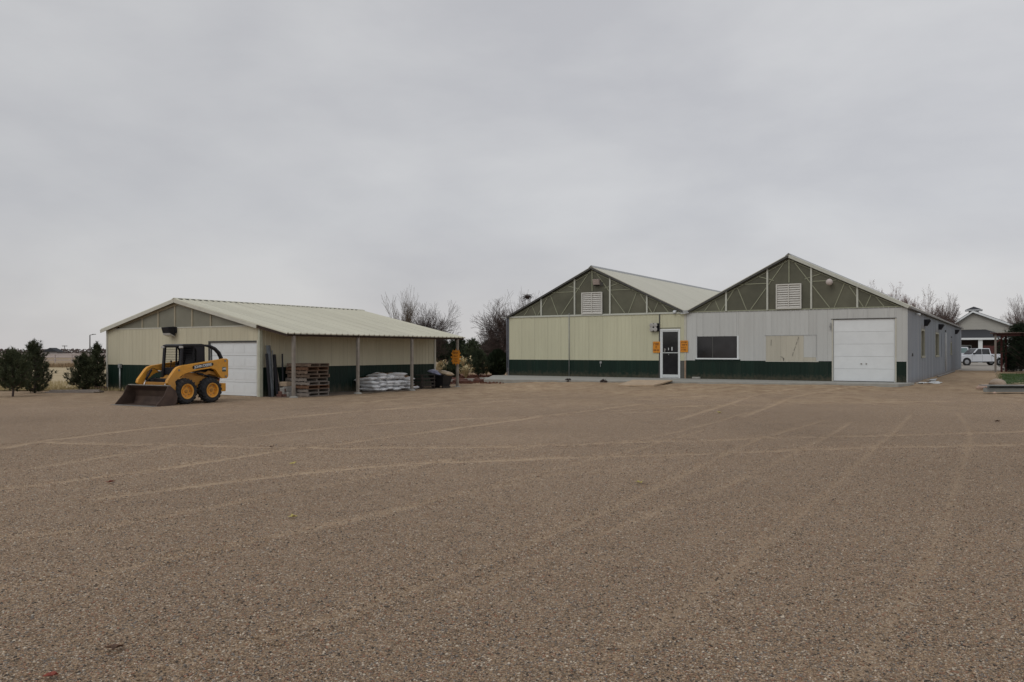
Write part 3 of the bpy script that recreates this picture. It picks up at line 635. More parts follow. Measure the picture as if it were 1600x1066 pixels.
# slab along the front
slab = MB().prism([(-1.5, 43.2), (7.5, 40.5), (17.6, 37.0), (19.0, 38.35), (9, 44.7), G2(-WT-.1, .05), (-1.2, 50.4)], -.05, SL-.004, 'xy').build('concrete_slab', CONC, bevel=.02)
tag(slab, 'low grey concrete apron slab along the front of the greenhouse building', kind='structure')
rp_ = MB().add([(4.85, 37.2, .165), (6.45, 36.9, .175), (8.0, 40.45, SL+.045), (6.1, 41.1, SL+.045), (4.85, 37.2, .10), (6.45, 36.9, .10), (8.0, 40.45, SL), (6.1, 41.1, SL)],
        [(0,1,2,3), (7,6,5,4), (0,4,5,1), (1,5,6,2), (2,6,7,3), (3,7,4,0)]).build('plywood_ramp', PLY)
tag(rp_, 'tan plywood ramp leading up to the slab before the glass door', 'ramp')
def sign(name, label, x, y, z, w, h, rz, lines, seed):
    """orange notice board whose print cannot be read in the photograph"""
    q = random.Random(seed)
    t_ = thing(name, label, 'sign', (x, y, z), rz)
    MB().box(-w/2, w/2, -.012, 0, -h/2, h/2).build('sign_board', SIGNO, t_, bevel=.008)
    mb = MB()
    for (cz, wd, hh) in lines:
        n = max(1, int(wd*w/(hh*h*.8))); lw = wd*w/n
        for i in range(n):
            x0 = -wd*w/2+i*lw; z0 = cz*h-hh*h/2; z1 = z0+hh*h; s = lw*.22
            mb.box(x0, x0+s, -.0155, -.0125, z0, z1)
            if q.random() < .7: mb.box(x0+s, x0+lw*.75, -.0155, -.0125, z1-s, z1)
            if q.random() < .6: mb.box(x0+s, x0+lw*.75, -.0155, -.0125, (z0+z1)/2-s/2, (z0+z1)/2+s/2)
            if q.random() < .5: mb.box(x0+lw*.6, x0+lw*.8, -.0155, -.0125, z0, z1)
    mb.build('print', SIGNI, t_); return t_
p = G2(-12.60, -.05); sign('notice_sign', 'orange notice sign left of the glass entrance door', p[0], p[1], 1.93, .42, .62, -MT, [(.27, .8, .22), (0, .22, .2), (-.27, .8, .17)], 1)
p = G2(-11.00, -.05); sign('notice_sign', 'orange notice sign right of the glass entrance door', p[0], p[1], 1.97, .44, .64, -MT, [(.34, .8, .13), (.13, .8, .13), (-.1, .7, .13), (-.3, .7, .13)], 2)
# debris against the side wall
for i, (y0, y1, o_, k) in enumerate(((.6, 2.6, .35, .10), (2.0, 4.6, .7, .06), (4.3, 6.5, .5, .12), (1.2, 3.0, 1.0, .04))):
    mb = MB(); n = 8; V = []
    for j in range(n):
        t_ = j/(n-1); yy = y0+(y1-y0)*t_
        for s in (0, 1): V.append((o_+s*.28+R.uniform(-.06, .06), yy, .10+.02+R.random()*k+.004*i))
    P = [(*G2(x, y), z) for x, y, z in V]
    o = mb.add(P, [(2*j, 2*j+1, 2*j+3, 2*j+2) for j in range(n-1)]).build('plastic_sheet', PVC)
    sdm = o.modifiers.new('thick', 'SOLIDIFY'); sdm.thickness = .02
    tag(o, ['nearest white plastic strip at the foot of the grey side wall', 'longest middle white plastic strip along the grey side wall', 'farthest white plastic strip along the grey side wall', 'outermost white plastic strip lying off the side wall'][i], 'sheet', 'white plastic strips along the side wall')
P = [(*G2(.3, y), .16+R.random()*.03) for y in (13, 16, 20, 24, 28)]
tag(MB().tube([P[0], P[1], P[2], P[3], P[4]], .04, 6).build('irrigation_pipe', mat('grey_pipe', (.15, .15, .15), .5)), 'grey pipe lying far along the foot of the side wall', 'pipe')

# ================================================================== SHED
ST = .5635; SO = (-9.3674, 30.1891)
shed = thing('storage_shed', 'long low cream metal shed with open porch, green skirting and gabled front', 'shed', (SO[0], SO[1], 0), -ST)
def S2(x, y): return (SO[0]+x*math.cos(ST)+y*math.sin(ST), SO[1]-x*math.sin(ST)+y*math.cos(ST))
SWD, SE, SR, SLN = 9.8, 2.65, 3.76, 10.6
SGD = (-2.87, -.13, 0.0, 2.05)
fr = lambda a, z: ((a, -.004, z), 0)
core(shed, 'x', -SWD, 0, 0, SE, [SGD], .1, INNER)
clad(shed, fr, -SWD, 0, 1.13, SE-.02, [SGD], CREAMS)
clad(shed, fr, -SWD, -2.93, .03, 1.125, [SGD], GREEN)
rt = lambda a, z: ((.004, a, z), math.pi/2)
core(shed, 'y', .11, SLN, 0, SE, [], .1, INNER)
clad(shed, rt, .02, SLN, 1.10, SE, [], CREAMS)
clad(shed, rt, .02, SLN, .03, 1.095, [], GREEN)
MB().box(-SWD, -.1, SLN-.1, SLN, 0, SE).box(-SWD, -SWD+.1, .1, SLN-.1, 0, SE).build('wall', CREAMS, shed)
MB().box(-.05, .03, -.04, .02, 0, SE).box(.004, .05, .02, .10, 0, SE).build('corner_trim', mat('pale_corner', (.44, .45, .36), .6, .1, 4), shed)
MB().box(-SWD-.02, -SWD+.07, -.04, .0, 0, SE).build('corner_trim', TRIM, shed)
MB().box(.005, .04, SLN-.10, SLN+.02, 0, SE).build('corner_trim', TRIM, shed)
MB().box(-2.94, -2.87, -.03, 0, 0, 2.10).box(-2.87, -.06, -.03, 0, 2.05, 2.10).box(-.13, -.055, -.03, 0, 0, 2.05).build('garage_trim', DTRIM, shed)
MB().box(-.125, -.052, -.045, -.031, 0, 2.12).build('garage_trim', TRIM, shed)
sgd = MB().box(-2.87, -2.84, .03, .08, 0, 2.05).box(-.16, -.13, .03, .08, 0, 2.05).build('garage_door', WHITE, shed)
for k in range(4):
    z0 = .02+k*.507
    s_ = MB().box(-2.84, -.16, .035, .075, z0, z0+.50).build('door_section', WHITE, sgd, bevel=.008)
    for j in range(4):
        x0 = -2.76+j*.66; MB().box(x0, x0+.56, .028, .034, z0+.10, z0+.40).build('embossed_panel', WHITE, s_, bevel=.012)
# gable of the shed
def stop(x): return SR-.10-(SR-SE)*abs(x+SWD/2)/(SWD/2)
ex = [-8.95, -7.27, -6.18, -5.08, -3.98, -2.84, -1.5, -.75]
for a, b_ in zip(ex[:-1], ex[1:]):
    pl = [(a, SE+.03), (b_, SE+.03), (b_, max(stop(b_), SE+.04))]
    if a < -SWD/2 < b_: pl.append((-SWD/2, stop(-SWD/2)))
    pl.append((a, max(stop(a), SE+.04)))
    MB().prism(pl, .02, .04).build('gable_pane', FIBRES, shed)
STUD = mat('gable_stud', (.36, .32, .23), .7, .1, 5)
for a in ex[1:6]: MB().box(a-.04, a+.04, -.005, .018, SE+.03, stop(a)).build('gable_stud', STUD, shed)
MB().box(-SWD+.1, -.1, -.02, .02, SE-.02, SE+.03).build('plate_trim', TRIM, shed)
for sg in (-1, 1):
    MB().bar((-SWD/2, -.005, SR-.13), (-SWD/2+sg*(SWD/2-.2), -.005, SE-.02+.04), .03, .12).build('inner_rake', STUD, shed)
SO_ = .16
slp = (SR-SE)/(SWD/2)
slope(shed, -SWD-.22, SE-.22*slp+.02, -SWD/2, SR+.02, -SO_, SLN+.25, ROOF, rib=.03, pitch=.3, gap=.022)
PX = 1.56; EX = 1.62
slope(shed, -SWD/2, SR+.02, EX, SR+.02-(EX+SWD/2)*slp*.985, -SO_, SLN+.25, ROOF, rib=.03, pitch=.3, gap=.022)
zE = SR+.02-(EX+SWD/2)*slp*.985
MB().prism([(-SWD/2-.14, SR+.03), (-SWD/2, SR+.075), (-SWD/2+.14, SR+.03), (-SWD/2+.14, SR+.05), (-SWD/2, SR+.10), (-SWD/2-.14, SR+.05)], -SO_-.01, SLN+.26, 'xz').build('ridge_cap', ROOF, shed)
for a, b_ in (((-SWD/2, -SO_-.012, SR-.03), (-SWD-.24, -SO_-.012, SE-.24*slp-.03)), ((-SWD/2, -SO_-.012, SR-.03), (.0, -SO_-.012, SE-.03))):
    MB().bar(a, b_, .024, .13).build('rake_board', TRIM, shed)
MB().bar((.0, -.1, SE-.05), (EX-.03, -.1, zE-.045), .04, .09).build('porch_rafter', UNDER, shed)
for y in (3.6, 7.0, SLN+.12): MB().bar((.02, y, SE-.06), (EX-.03, y, zE-.05), .05, .10).build('porch_rafter', UNDER, shed)
for x in (.45, .95): MB().box(x-.03, x+.03, -.05, SLN+.15, SE-x*slp-.06, SE-x*slp-.02).build('purlin', UNDER, shed)
MB().box(PX-.09, PX-.03, -.1, SLN+.18, zE-.075, zE-.005).build('porch_beam', UNDER, shed)
for y in (.25, 3.62, 7.0, 10.35):
    MB().box(PX-.10, PX-.0, y-.055, y+.055, -.02, zE-.06).build('porch_post', POSTM, shed, bevel=.008)
    MB().lathe([(.17, -.02), (.15, .05), (.09, .07)], (PX-.05, y, 0), 'z', 10).build('post_footing', CONC, shed)
MB().box(.02, PX, .1, SLN, .0, .012).build('porch_floor', mat('trodden_dirt', (.15, .115, .085), .95, .25, 3), shed)
lt = MB().box(-5.38, -4.9, -.1, -.02, 2.44, 2.68).build('wall_lamp', BLK2, shed, bevel=.01)
MB().prism([(-.36, 2.44), (-.1, 2.32), (-.1, 2.70), (-.42, 2.66)], -5.36, -4.92, 'yz').build('lamp_head', BLK2, lt, bevel=.012)
MB().prism([(-.35, 2.43), (-.11, 2.31), (-.11, 2.29), (-.34, 2.36)], -5.34, -4.90, 'yz').build('lens', LENS, lt)
MB().box(-8.80, -8.66, -.13, -.03, 1.0, 1.16).build('outlet_box', GALV, shed)
MB().tube([(-8.73, -.08, 0), (-8.73, -.08, 1.0)], .035, 8).build('conduit', GALV, shed, smooth=True)
p = S2(PX-.05, 10.24); sign('price_sign', 'orange sign with jagged edge hung on the last porch post of the shed', p[0], p[1], 1.43, .36, .62, -ST+.25, [(.30, .7, .14), (.05, .6, .12), (-.16, .6, .12), (-.32, .5, .1)], 3)
cm2 = bpy.context.scene.objects
# burst points on that sign
bm_ = MB()
for i in range(12):
    a = i/12*6.283; bm_.add([(.20*math.cos(a-.2), -.006, .30*math.sin(a-.2)), (.20*math.cos(a+.2), -.006, .30*math.sin(a+.2)), (.28*math.cos(a), -.006, .41*math.sin(a))], [(0, 1, 2)])
o = bm_.build('sign_burst', SIGNO, [x for x in bpy.data.objects if x.name.startswith('price_sign')][0], fix=False)
o.modifiers.new('t', 'SOLIDIFY').thickness = .006

rg = MB()
for i in range(35): rg.box(-SWD/2+.10, -SWD/2+.15, -.05+i*.3, .12+i*.3, SR+.035, SR+.068)
rg.build('ridge_gap', DTRIM, shed)  # dark blocks stand in for the open gaps under the ridge cap
def inshed(x, y): p_ = S2(x, y); return p_
# ---- things under the porch
def box_thing(name, label, cat, x, y, z, d, rz, m, group=None, bevel=.02):
    p_ = S2(x, y); o = MB().box(-d[0]/2, d[0]/2, -d[1]/2, d[1]/2, 0, d[2]).build(name, m, None, bevel=bevel, loc=(p_[0], p_[1], z), rot=(0, 0, -ST+rz)); return tag(o, label, cat, group)
# pallets
def make_pallet():
    t_ = thing('wooden_pallet', '', 'pallet')
    for x in (-.53, 0, .53): MB().box(x-.02, x+.02, -.57, .57, .018, .106).build('stringer', WOOD, t_)
    tb = MB().box(-.555, .555, -.045, .045, 0, .017).mesh('deck_board', WOOD)
    for i in range(8): place('deck_board', tb, t_, (R.uniform(-.005, .005), -.52+i*.1486, .107))
    for i in range(4): place('deck_board', tb, t_, (R.uniform(-.005, .005), -.52+i*.3467, .0))
    return t_
PAL = make_pallet(); pm = [WOOD, WOODR, WOODG]
def remat(o, m):
    for c in o.children:
        c.data = c.data.copy() if False else c.data
        c.material_slots[0].link = 'OBJECT'; c.material_slots[0].material = m
desc = ['bottom wooden pallet of the stack under the shed porch', 'second wooden pallet from the bottom of the porch stack', 'third pallet from the bottom with reddish boards', 'fourth wooden pallet from the bottom of the porch stack',
        'middle pallet of the nine stacked under the porch', 'fourth pallet from the top of the porch stack', 'third wooden pallet from the top, dark boards', 'second pallet from the top, shifted with reddish boards', 'topmost wooden pallet of the stack, twisted slightly']
for i in range(9):
    t_ = PAL if i == 0 else copy_tree(PAL)
    p_ = S2(.80+R.uniform(-.05, .05), 1.62+R.uniform(-.04, .04)+(.05 if i == 7 else 0)); t_.location = (p_[0], p_[1], .012+i*.1385); t_.rotation_euler = (0, 0, math.pi/2-ST+R.uniform(-.04, .04)+(.09 if i == 8 else 0))
    t_['label'] = desc[i]; t_['group'] = 'pallets stacked under the porch'
    remat(t_, [WOODG, WOODG, WOODR, WOODG, WOODG, WOOD, WOOD, WOODR, WOOD][i])
# soil bags
def bag_mesh(seed, lx=.98, ly=.47, h=.17):
    q = random.Random(seed); n, k = 13, 9; V = []
    for s in (1, -1):
        for i in range(n):
            for j in range(k):
                u = i/(n-1)*2-1; w_ = j/(k-1)*2-1
                t_ = (1-abs(u)**3.5)**.5*(1-abs(w_)**3)**.5 if abs(u) < 1 and abs(w_) < 1 else 0
                nn = noise.noise(Vector((u*2.2+seed, w_*2.2, s*3)))*.035
                V.append((u*lx/2*(1-.04*abs(w_)), w_*ly/2*(1-.05*u*u), s*(h/2*t_+.004)+nn*t_))
    g = n*k; Fc = []
    for i in range(n-1):
        for j in range(k-1):
            a = i*k+j; Fc.append((a, a+k, a+k+1, a+1)); Fc.append((g+a, g+a+1, g+a+k+1, g+a+k))
    bd = [i*k for i in range(n)]+[(n-1)*k+j for j in range(1, k)]+[i*k+k-1 for i in range(n-2, -1, -1)]+[j for j in range(k-2, 0, -1)]
    for a, b2 in zip(bd, bd[1:]+bd[:1]): Fc.append((a, b2, b2+g, a+g))
    mb = MB().add(V, Fc)
    for f_i, f in enumerate(mb.f):                 # printed patch on the upper face
        c = np.mean([mb.v[i] for i in f], 0)
        if c[2] > .02 and seed % 3 != 0 and -.25 < c[0] < .22 and abs(c[1]) < .15: mb.m[f_i] = 1
    return mb.mesh('soil_bag', [BAGW, BAGP], smooth=True)
bags = [bag_mesh(s) for s in range(6)]
nb = 0
for cidx in range(6):
    for ly in range(5):
        y = 5.15+cidx*.46; x = .62
        if ly == 4 and cidx in (0, 5): continue
        p_ = S2(x+R.uniform(-.09, .09), y+R.uniform(-.04, .04)+(.1 if ly == 4 else 0)); o = bpy.data.objects.new('soil_bag', bags[R.randrange(6)]); COL.objects.link(o)
        o.location = (p_[0], p_[1], .10+ly*.142); o.rotation_euler = (R.uniform(-.07, .07), R.uniform(-.06, .06)+(.09 if ly > 2 else .03), -ST+R.uniform(-.15, .15)+(math.pi if R.random() < .5 else 0))
        lab = 'white soil bag, %s layer, %s column of the porch pile' % (['bottom', 'second', 'middle', 'fourth', 'top'][ly], ['leftmost', 'second from left', 'third from left', 'third from right', 'second from right', 'rightmost'][cidx])
        tag(o, lab, 'bag', 'bags piled under the shed porch')
# leaning lengths by the shed corner
def lean(name, label, cat, m, x, y, h, r, dx, dy, square=False, n=8):
    a = S2(x, y); b2 = S2(x+dx, y+dy)
    mb = MB()
    if square: mb.bar((*a, 0), (*b2, h), r*2, r*2)
    else: mb.tube([(*a, 0), (*b2, h)], r, n)
    return tag(mb.build(name, m, smooth=False), label, cat, 'posts leaning at the shed corner')
lean('metal_roll', 'tall grey sheet metal roll leaning at the front corner of the shed', 'roll', mat('bluish_sheet_metal', (.12, .135, .15), .5, .3, 4, metal=.3), .30, .30, 1.92, .085, -.14, -.05)
lean('metal_post', 'black metal post beside the grey roll at the shed corner', 'post', BLK2, .36, .16, 1.62, .04, -.16, -.02, True)
lean('metal_post', 'dark thick post just right of the grey roll', 'post', BLK2, .40, .50, 1.58, .05, -.2, 0, True)
lean('metal_post', 'thin black post leaning slightly right, farthest from the corner', 'post', BLK2, .36, .78, 1.60, .028, -.2, .15, True)
lean('wooden_stake', 'short grey wooden stake leaning on the green wall near the corner', 'stake', WOODG, .42, .62, 1.22, .03, -.3, 0, True)
lean('metal_post', 'galvanised post leaning behind the black ones at the shed corner', 'post', GALV, .25, .42, 1.74, .025, -.1, .03)
# bricks and blocks
k = 0
for (x, y, z, rz) in ((.66, .35, 0, .1), (.66, .62, 0, -.1), (.60, .50, .10, .5), (.72, .55, 0, 1.5), (.58, .66, .1, 0), (.64, .56, .2, .2)):
    box_thing('red_brick', ['dark red brick at the foot of the leaning posts', 'dark red brick lying behind the first one by the leaning posts', 'dark red brick on the left of the heap, second layer', 'dark red brick lying crosswise nearest the first porch post', 'dark red brick on the right of the heap, second layer', 'topmost dark red brick of the heap by the posts'][k], 'brick', x, y, z, (.21, .1, .11), rz, BRICK, 'bricks heaped by the shed corner', .01); k += 1
for (x, y, z, d, rz, m, lab) in ((.62, .80, 0, (.42, .45, .19), .1, BLOCK, 'grey concrete block lowest under the tan stone'), (.58, .80, .195, (.40, .42, .19), -.08, BLOCK, 'second grey concrete block under the tan stone'),
                                 (.55, .74, .39, (.32, .36, .17), .25, SAND, 'tan stone block on top of the grey blocks'), (.62, .58, 0, (.2, .22, .34), .2, BLOCK, 'small upright grey block left of the tan stone')):
    box_thing('stone_block', lab, 'block', x, y, z, d, rz, m, None, .025)
# dark slatted rack
p_ = S2(1.0, 8.35)
rk = thing('slatted_rack', 'dark low slatted wooden rack behind the third porch post', 'rack', (p_[0], p_[1], 0), -ST)
DARKW = mat('charred_wood', (.035, .028, .024), .8, .3, 5)
for x in (-.33, .33):
    for y in (-.45, .45): MB().box(x-.03, x+.03, y-.03, y+.03, 0, .62).build('leg', DARKW, rk)
sm_ = MB().box(-.36, .36, -.04, .04, 0, .02).mesh('slat', DARKW)
for i in range(9): place('slat', sm_, rk, (0, -.45+i*.1125, .62))
sm2 = MB().box(0, .02, -.48, .48, 0, .07).mesh('side_slat', DARKW)
for z in (.12, .28, .44): place('side_slat', sm2, rk, (.36, 0, z)); 
sm3 = MB().box(-.36, .36, 0, .02, 0, .07).mesh('front_slat', DARKW)
for z in (.12, .28, .44): place('front_slat', sm3, rk, (0, -.5, z))
o = place('soil_bag', bags[2], None, (*S2(1.05, 7.72), .10), (0, 0, .5)); o.scale = (.45, .6, .8); tag(o, 'small crumpled white bag on the ground by the third porch post', 'bag')
# black bin with bags
p_ = S2(1.15, 9.55)
bn = thing('black_tub', 'black plastic tub standing at the far end of the porch', 'tub', (p_[0], p_[1], .10), -ST)
MB().add([(-.30,-.26,0),(.30,-.26,0),(.30,.26,0),(-.30,.26,0),(-.42,-.36,.48),(.42,-.36,.48),(.42,.36,.48),(-.42,.36,.48),(-.38,-.32,.48),(.38,-.32,.48),(.38,.32,.48),(-.38,.32,.48),(-.28,-.24,.04),(.28,-.24,.04),(.28,.24,.04),(-.28,.24,.04)],
   [(0,3,2,1),(0,1,5,4),(1,2,6,5),(2,3,7,6),(3,0,4,7),(4,5,9,8),(5,6,10,9),(6,7,11,10),(7,4,8,11),(8,9,13,12),(9,10,14,13),(10,11,15,14),(11,8,12,15),(12,13,14,15)]).build('tub_body', BLACK, bn, fix=False)
MB().box(-.45, .45, -.39, -.36, .45, .50).box(-.45, .45, .36, .39, .45, .50).box(-.45, -.42, -.36, .36, .45, .50).box(.42, .45, -.36, .36, .45, .50).build('rim', BLACK, bn)
for x in (-.3, .3): MB().box(x-.04, x+.04, -.28, .28, -.10, -.002).build('runner', DARKW, bn)
o = place('soil_bag', MB().add([v_ for v_ in [tuple(v.co) for v in bags[0].vertices]], [tuple(p.vertices) for p in bags[0].polygons]).mesh('soil_bag', BAGB, True), None, (*S2(.95, 9.45), .72), (.1, .25, -ST+.2)); o.scale = (.75, 1.1, 1.0); tag(o, 'crumpled blue and white bag on the left of the black tub', 'bag')
o = place('soil_bag', MB().add([tuple(v.co) for v in bags[1].vertices], [tuple(p.vertices) for p in bags[1].polygons]).mesh('soil_bag', BAGT, True), None, (*S2(1.35, 9.62), .69), (-.05, .18, -ST-.1)); o.scale = (.7, 1.25, 1.1); tag(o, 'tan paper bag lying over the right of the black tub', 'bag')
# red timber block at the left corner of the shed
p_ = S2(-SWD-.25, -.15); tag(MB().box(-.35, .35, -.1, .1, 0, .17).build('edging_block', BRICK, None, bevel=.02, loc=(*p_, 0), rot=(0, 0, -ST)), 'reddish edging block at the far left corner of the shed', 'block')
# plank pile on the gravel edge between the pines
pp = [(-18.6, 33.5), (-17.9, 33.1), (-17.6, 33.6)]
for i, (x, y, z, L_, rz) in enumerate(((-18.1, 33.3, 0, 1.9, .12), (-17.9, 33.65, 0, 1.8, .18), (-18.0, 33.45, .06, 1.9, .15), (-17.4, 33.55, .02, .9, -.1))):
    tag(MB().box(-L_/2, L_/2, -.13, .13, 0, .055).build('plank', WOODG, None, loc=(x, y, z), rot=(0, 0, rz), bevel=.006), ['front weathered plank of the low pile between the pines', 'rear weathered plank of the low pile between the pines', 'top plank of the low pile between the pines', 'short plank at the right end of the low pile'][i], 'plank', 'weathered planks between the pines')
for i, (x, y, s) in enumerate(((-16.7, 33.9, .16), (-16.3, 34.0, .12), (-19.0, 33.4, .1), (-21.0, 33.0, .12), (-20.5, 33.2, .09))):
    pass

# ================================================================== SKID STEER LOADER (x forward, y to its left side)
H = Vector((-.477, -.878)).normalized()
ld = thing('skid_steer_loader', 'yellow and black skid steer loader with lowered rusty bucket parked before the shed', 'loader', (-10.87, 26.80, .0), math.atan2(H.y, H.x))
arm = [(-1.24, 1.40), (-1.19, 1.455), (-1.10, 1.46), (.66, 1.24), (.80, 1.20), (.90, 1.12), (1.17, .80), (1.20, .70), (1.03, .52), (.96, .34), (.88, .36), (.86, .60), (.90, .74), (.64, .93), (.52, .99), (-.0, 1.085), (-.52, 1.14), (-.70, 1.08), (-.92, .82), (-1.0, .79), (-1.19, .79), (-1.24, .86)]
for sg in (1, -1):
    y0, y1 = (.64, .76) if sg == 1 else (-.76, -.64)
    a_ = MB().prism(arm, y0, y1).build('boom_arm', YEL, ld, bevel=.012)
    yo = sg*.762
    MB().bar((.60, yo, 1.13), (-.40, yo, 1.28-.0), .006, .022).build('arm_rib', YEL, a_)
    for q in ((-1.10, 1.38), (-1.13, .86), (.76, 1.10), (.95, .45)): MB().lathe([(.035, 0), (.035, .014)], (q[0], yo if sg == 1 else yo-.014, q[1]), 'y', 10).build('pivot_pin', STEEL, a_)
    # inner link and lift cylinder
    MB().prism([(-1.02, .96), (-.55, 1.06), (-.30, .96), (-.30, .88), (-.55, .95), (-1.0, .84)], sg*.60-.03, sg*.60+.03).build('lift_link', YEL2, ld, bevel=.008)
    MB().tube([(-.95, sg*.60, .78), (-.1, sg*.60, .98)], .038, 10).build('lift_cylinder', BLK2, ld, smooth=True)
    MB().tube([(-.1, sg*.60, .98), (.48, sg*.60, 1.06)], .02, 8).build('piston_rod', CHROME, ld, smooth=True)
    MB().tube([(.78, sg*.52, 1.10), (1.0, sg*.5, .80)], .034, 10).build('tilt_cylinder', BLK2, ld, smooth=True)
    MB().tube([(1.0, sg*.5, .80), (1.12, sg*.5, .52)], .018, 8).build('piston_rod', CHROME, ld, smooth=True)
    MB().tube([(.5, sg*.56, 1.08), (.72, sg*.55, 1.16), (.92, sg*.54, 1.02), (.98, sg*.53, .8)], .012, 6).build('hydraulic_hose', BLACK, ld, smooth=True)
MB().box(.96, 1.04, -.62, .62, .62, .72).build('cross_member', YEL2, ld, bevel=.01)
MB().box(-1.22, -1.14, -.63, .63, 1.1, 1.3).build('cross_member', YEL, ld, bevel=.01)
# badge with the maker's name, and the model plate, on both arms
def text_mesh(s, size, m, ext=.003):
    cu = bpy.data.curves.new('t', 'FONT'); cu.body = s; cu.size = size; cu.extrude = ext; cu.align_x = 'CENTER'; cu.align_y = 'CENTER'; cu.offset = size*.018
    o = bpy.data.objects.new('t', cu); COL.objects.link(o); bpy.context.view_layer.update()
    me_ = bpy.data.meshes.new_from_object(o.evaluated_get(bpy.context.evaluated_depsgraph_get())); bpy.data.objects.remove(o); bpy.data.curves.remove(cu)
    me_.materials.clear(); me_.materials.append(m); return me_
tm = text_mesh('JOHN DEERE', .125, WHITE); tm2 = text_mesh('240', .10, WHITE)
al = math.atan2(.22, 1.76)
for o in [c for c in ld.children if c.name.startswith('boom_arm')]:
    near = o.data.vertices[0].co.y > 0; y = .762 if near else -.762; sg = 1 if near else -1
    cx, cz = -.18, 1.225; V = []
    for i in range(28):
        t_ = i/28*6.283; ex_ = .43 if True else 0; cc_ = math.cos(t_); ss = math.sin(t_)
        V.append((math.copysign(abs(cc_)**.45, cc_)*.43, math.copysign(abs(ss)**.7, ss)*.066))
    rot = [(cx+a*math.cos(al)+b2*math.sin(al), cz-a*math.sin(al)+b2*math.cos(al)) for a, b2 in V]
    bd = MB().prism(rot, y if near else y-.003, y+.003 if near else y).build('name_badge', BLK2, o)
    # letters run towards the machine's rear on its left side
    tl = place('badge_lettering', tm, o, (cx, y+sg*.0065, cz), None)
    xax = Vector((-math.cos(al), 0, math.sin(al)))*sg; up = Vector((math.sin(al), 0, math.cos(al))); zax = xax.cross(up)
    M_ = Matrix((xax, up, zax)).transposed().to_4x4()
    M_ = M_ @ Matrix.Diagonal((.98, .95, 1, 1))
    tl.matrix_local = Matrix.Translation((cx, y+sg*.0065, cz)) @ M_
    MB().box(-1.13, -.97, y if near else y-.003, y+.003 if near else y, 1.02, 1.17).build('model_plate', mat('green_grey_plate', (.05, .075, .06), .5), o)
    t2 = place('model_number', tm2, o); t2.matrix_local = Matrix.Translation((-1.05, y+sg*.0065, 1.11)) @ Matrix((Vector((-1*sg, 0, 0)), Vector((0, 0, 1)), Vector((-1*sg, 0, 0)).cross(Vector((0, 0, 1))))).transposed().to_4x4()
# chassis
MB().prism([(.62, .30), (.70, .55), (.62, .72), (.30, .98), (-.35, 1.02), (-.75, .98), (-1.05, .88), (-1.10, .45), (-.95, .28)], -.50, .50).build('chassis', YEL2, ld, bevel=.02)
for sg in (1, -1):
    MB().prism([(.25, .62), (.42, .84), (-.42, .92), (-.60, .86), (-.25, .62), (-.12, .5), (.12, .5)], sg*.50 if sg > 0 else -.56, sg*.50+.06 if sg > 0 else -.50).build('side_panel', YEL2, ld, bevel=.01)
MB().box(-1.12, -.62, -.50, .50, .98, 1.24).build('engine_cover', BLK2, ld, bevel=.03)
for i in range(5): MB().box(-1.135, -1.122, -.42, .42, .5+i*.09, .54+i*.09).build('grille_bar', BLACK, ld)
MB().box(-1.30, -1.10, .36, .58, .34, .62).build('counterweight', YEL, ld, bevel=.02)
MB().box(-1.30, -1.10, -.58, -.36, .34, .62).build('counterweight', YEL, ld, bevel=.02)
MB().box(-1.13, -1.10, -.36, .36, .36, .48).build('rear_bumper', BLK2, ld)
tl_ = MB().box(-1.16, -1.12, .30, .44, .70, .80).build('tail_light', mat('tail_red', (.3, .02, .02), .3), ld)
MB().box(.52, .74, -.46, .46, .5, .82).build('front_panel', BLK2, ld, bevel=.02)
MB().box(.60, .78, -.30, .30, .30, .52).build('foot_step', BLK2, ld, bevel=.01)
# cab
cf = MB()
for y in (-.41, .41):
    cf.bar((.44, y, .85), (.36, y, 1.86), .06, .10).bar((-.52, y, 1.0), (-.50, y, 1.88), .05, .06).bar((.36, y, 1.86), (-.55, y, 1.90), .05, .05).bar((.44, y, 1.12), (-.52, y, 1.12), .05, .04)
    cf.bar((-.08, y, 1.12), (-.10, y, 1.88), .04, .05)
cf.bar((.36, -.41, 1.86), (.36, .41, 1.86), .05, .06).bar((-.52, -.41, 1.88), (-.52, .41, 1.88), .05, .06)
cf.build('cab_frame', BLK2, ld, bevel=.006)
MB().prism([(.42, 1.87), (.42, 1.90), (.30, 1.935), (-.40, 1.95), (-.62, 1.91), (-.62, 1.87)], -.45, .45).build('cab_roof', BLACK, ld, bevel=.02)
MB().box(-.55, .40, -.44, .44, .95, 1.17).build('cab_tub', BLK2, ld)
for ya, yb in ((.415, .435), (-.435, -.415)):
    MB().prism([(-.52, 1.10), (-.02, 1.10), (-.20, 1.42), (-.20, 1.72), (-.10, 1.88), (-.52, 1.88)], ya, yb).build('cab_side_panel', BLK2, ld)
MB().box(-.50, -.46, -.41, .41, 1.08, 1.88).build('cab_rear_panel', BLK2, ld)
bar = MB().box(-.08, .385, -.006, .006, -.006, .006).mesh('screen_bar', BLK2); bar2 = MB().box(-.5, -.11, -.006, .006, -.006, .006).mesh('screen_bar', BLK2)
for i in range(12):
    z = 1.21+i*.055
    place('screen_bar', bar, ld, (0, -.41, z)); place('screen_bar', bar, ld, (0, .41, z)); place('screen_bar', bar2, ld, (0, -.41, z))
GLS = mat('cab_rear_glass', (.03, .035, .035), .1, .1, 3, spec=.5)
MB().box(-.53, -.51, -.36, .36, 1.30, 1.80).build('rear_window', GLS, ld)
st_ = MB().prism([(.12, 1.13), (.12, 1.25), (-.24, 1.22), (-.36, 1.62), (-.46, 1.62), (-.38, 1.13)], -.24, .24).build('seat', BLACK, ld, bevel=.03)
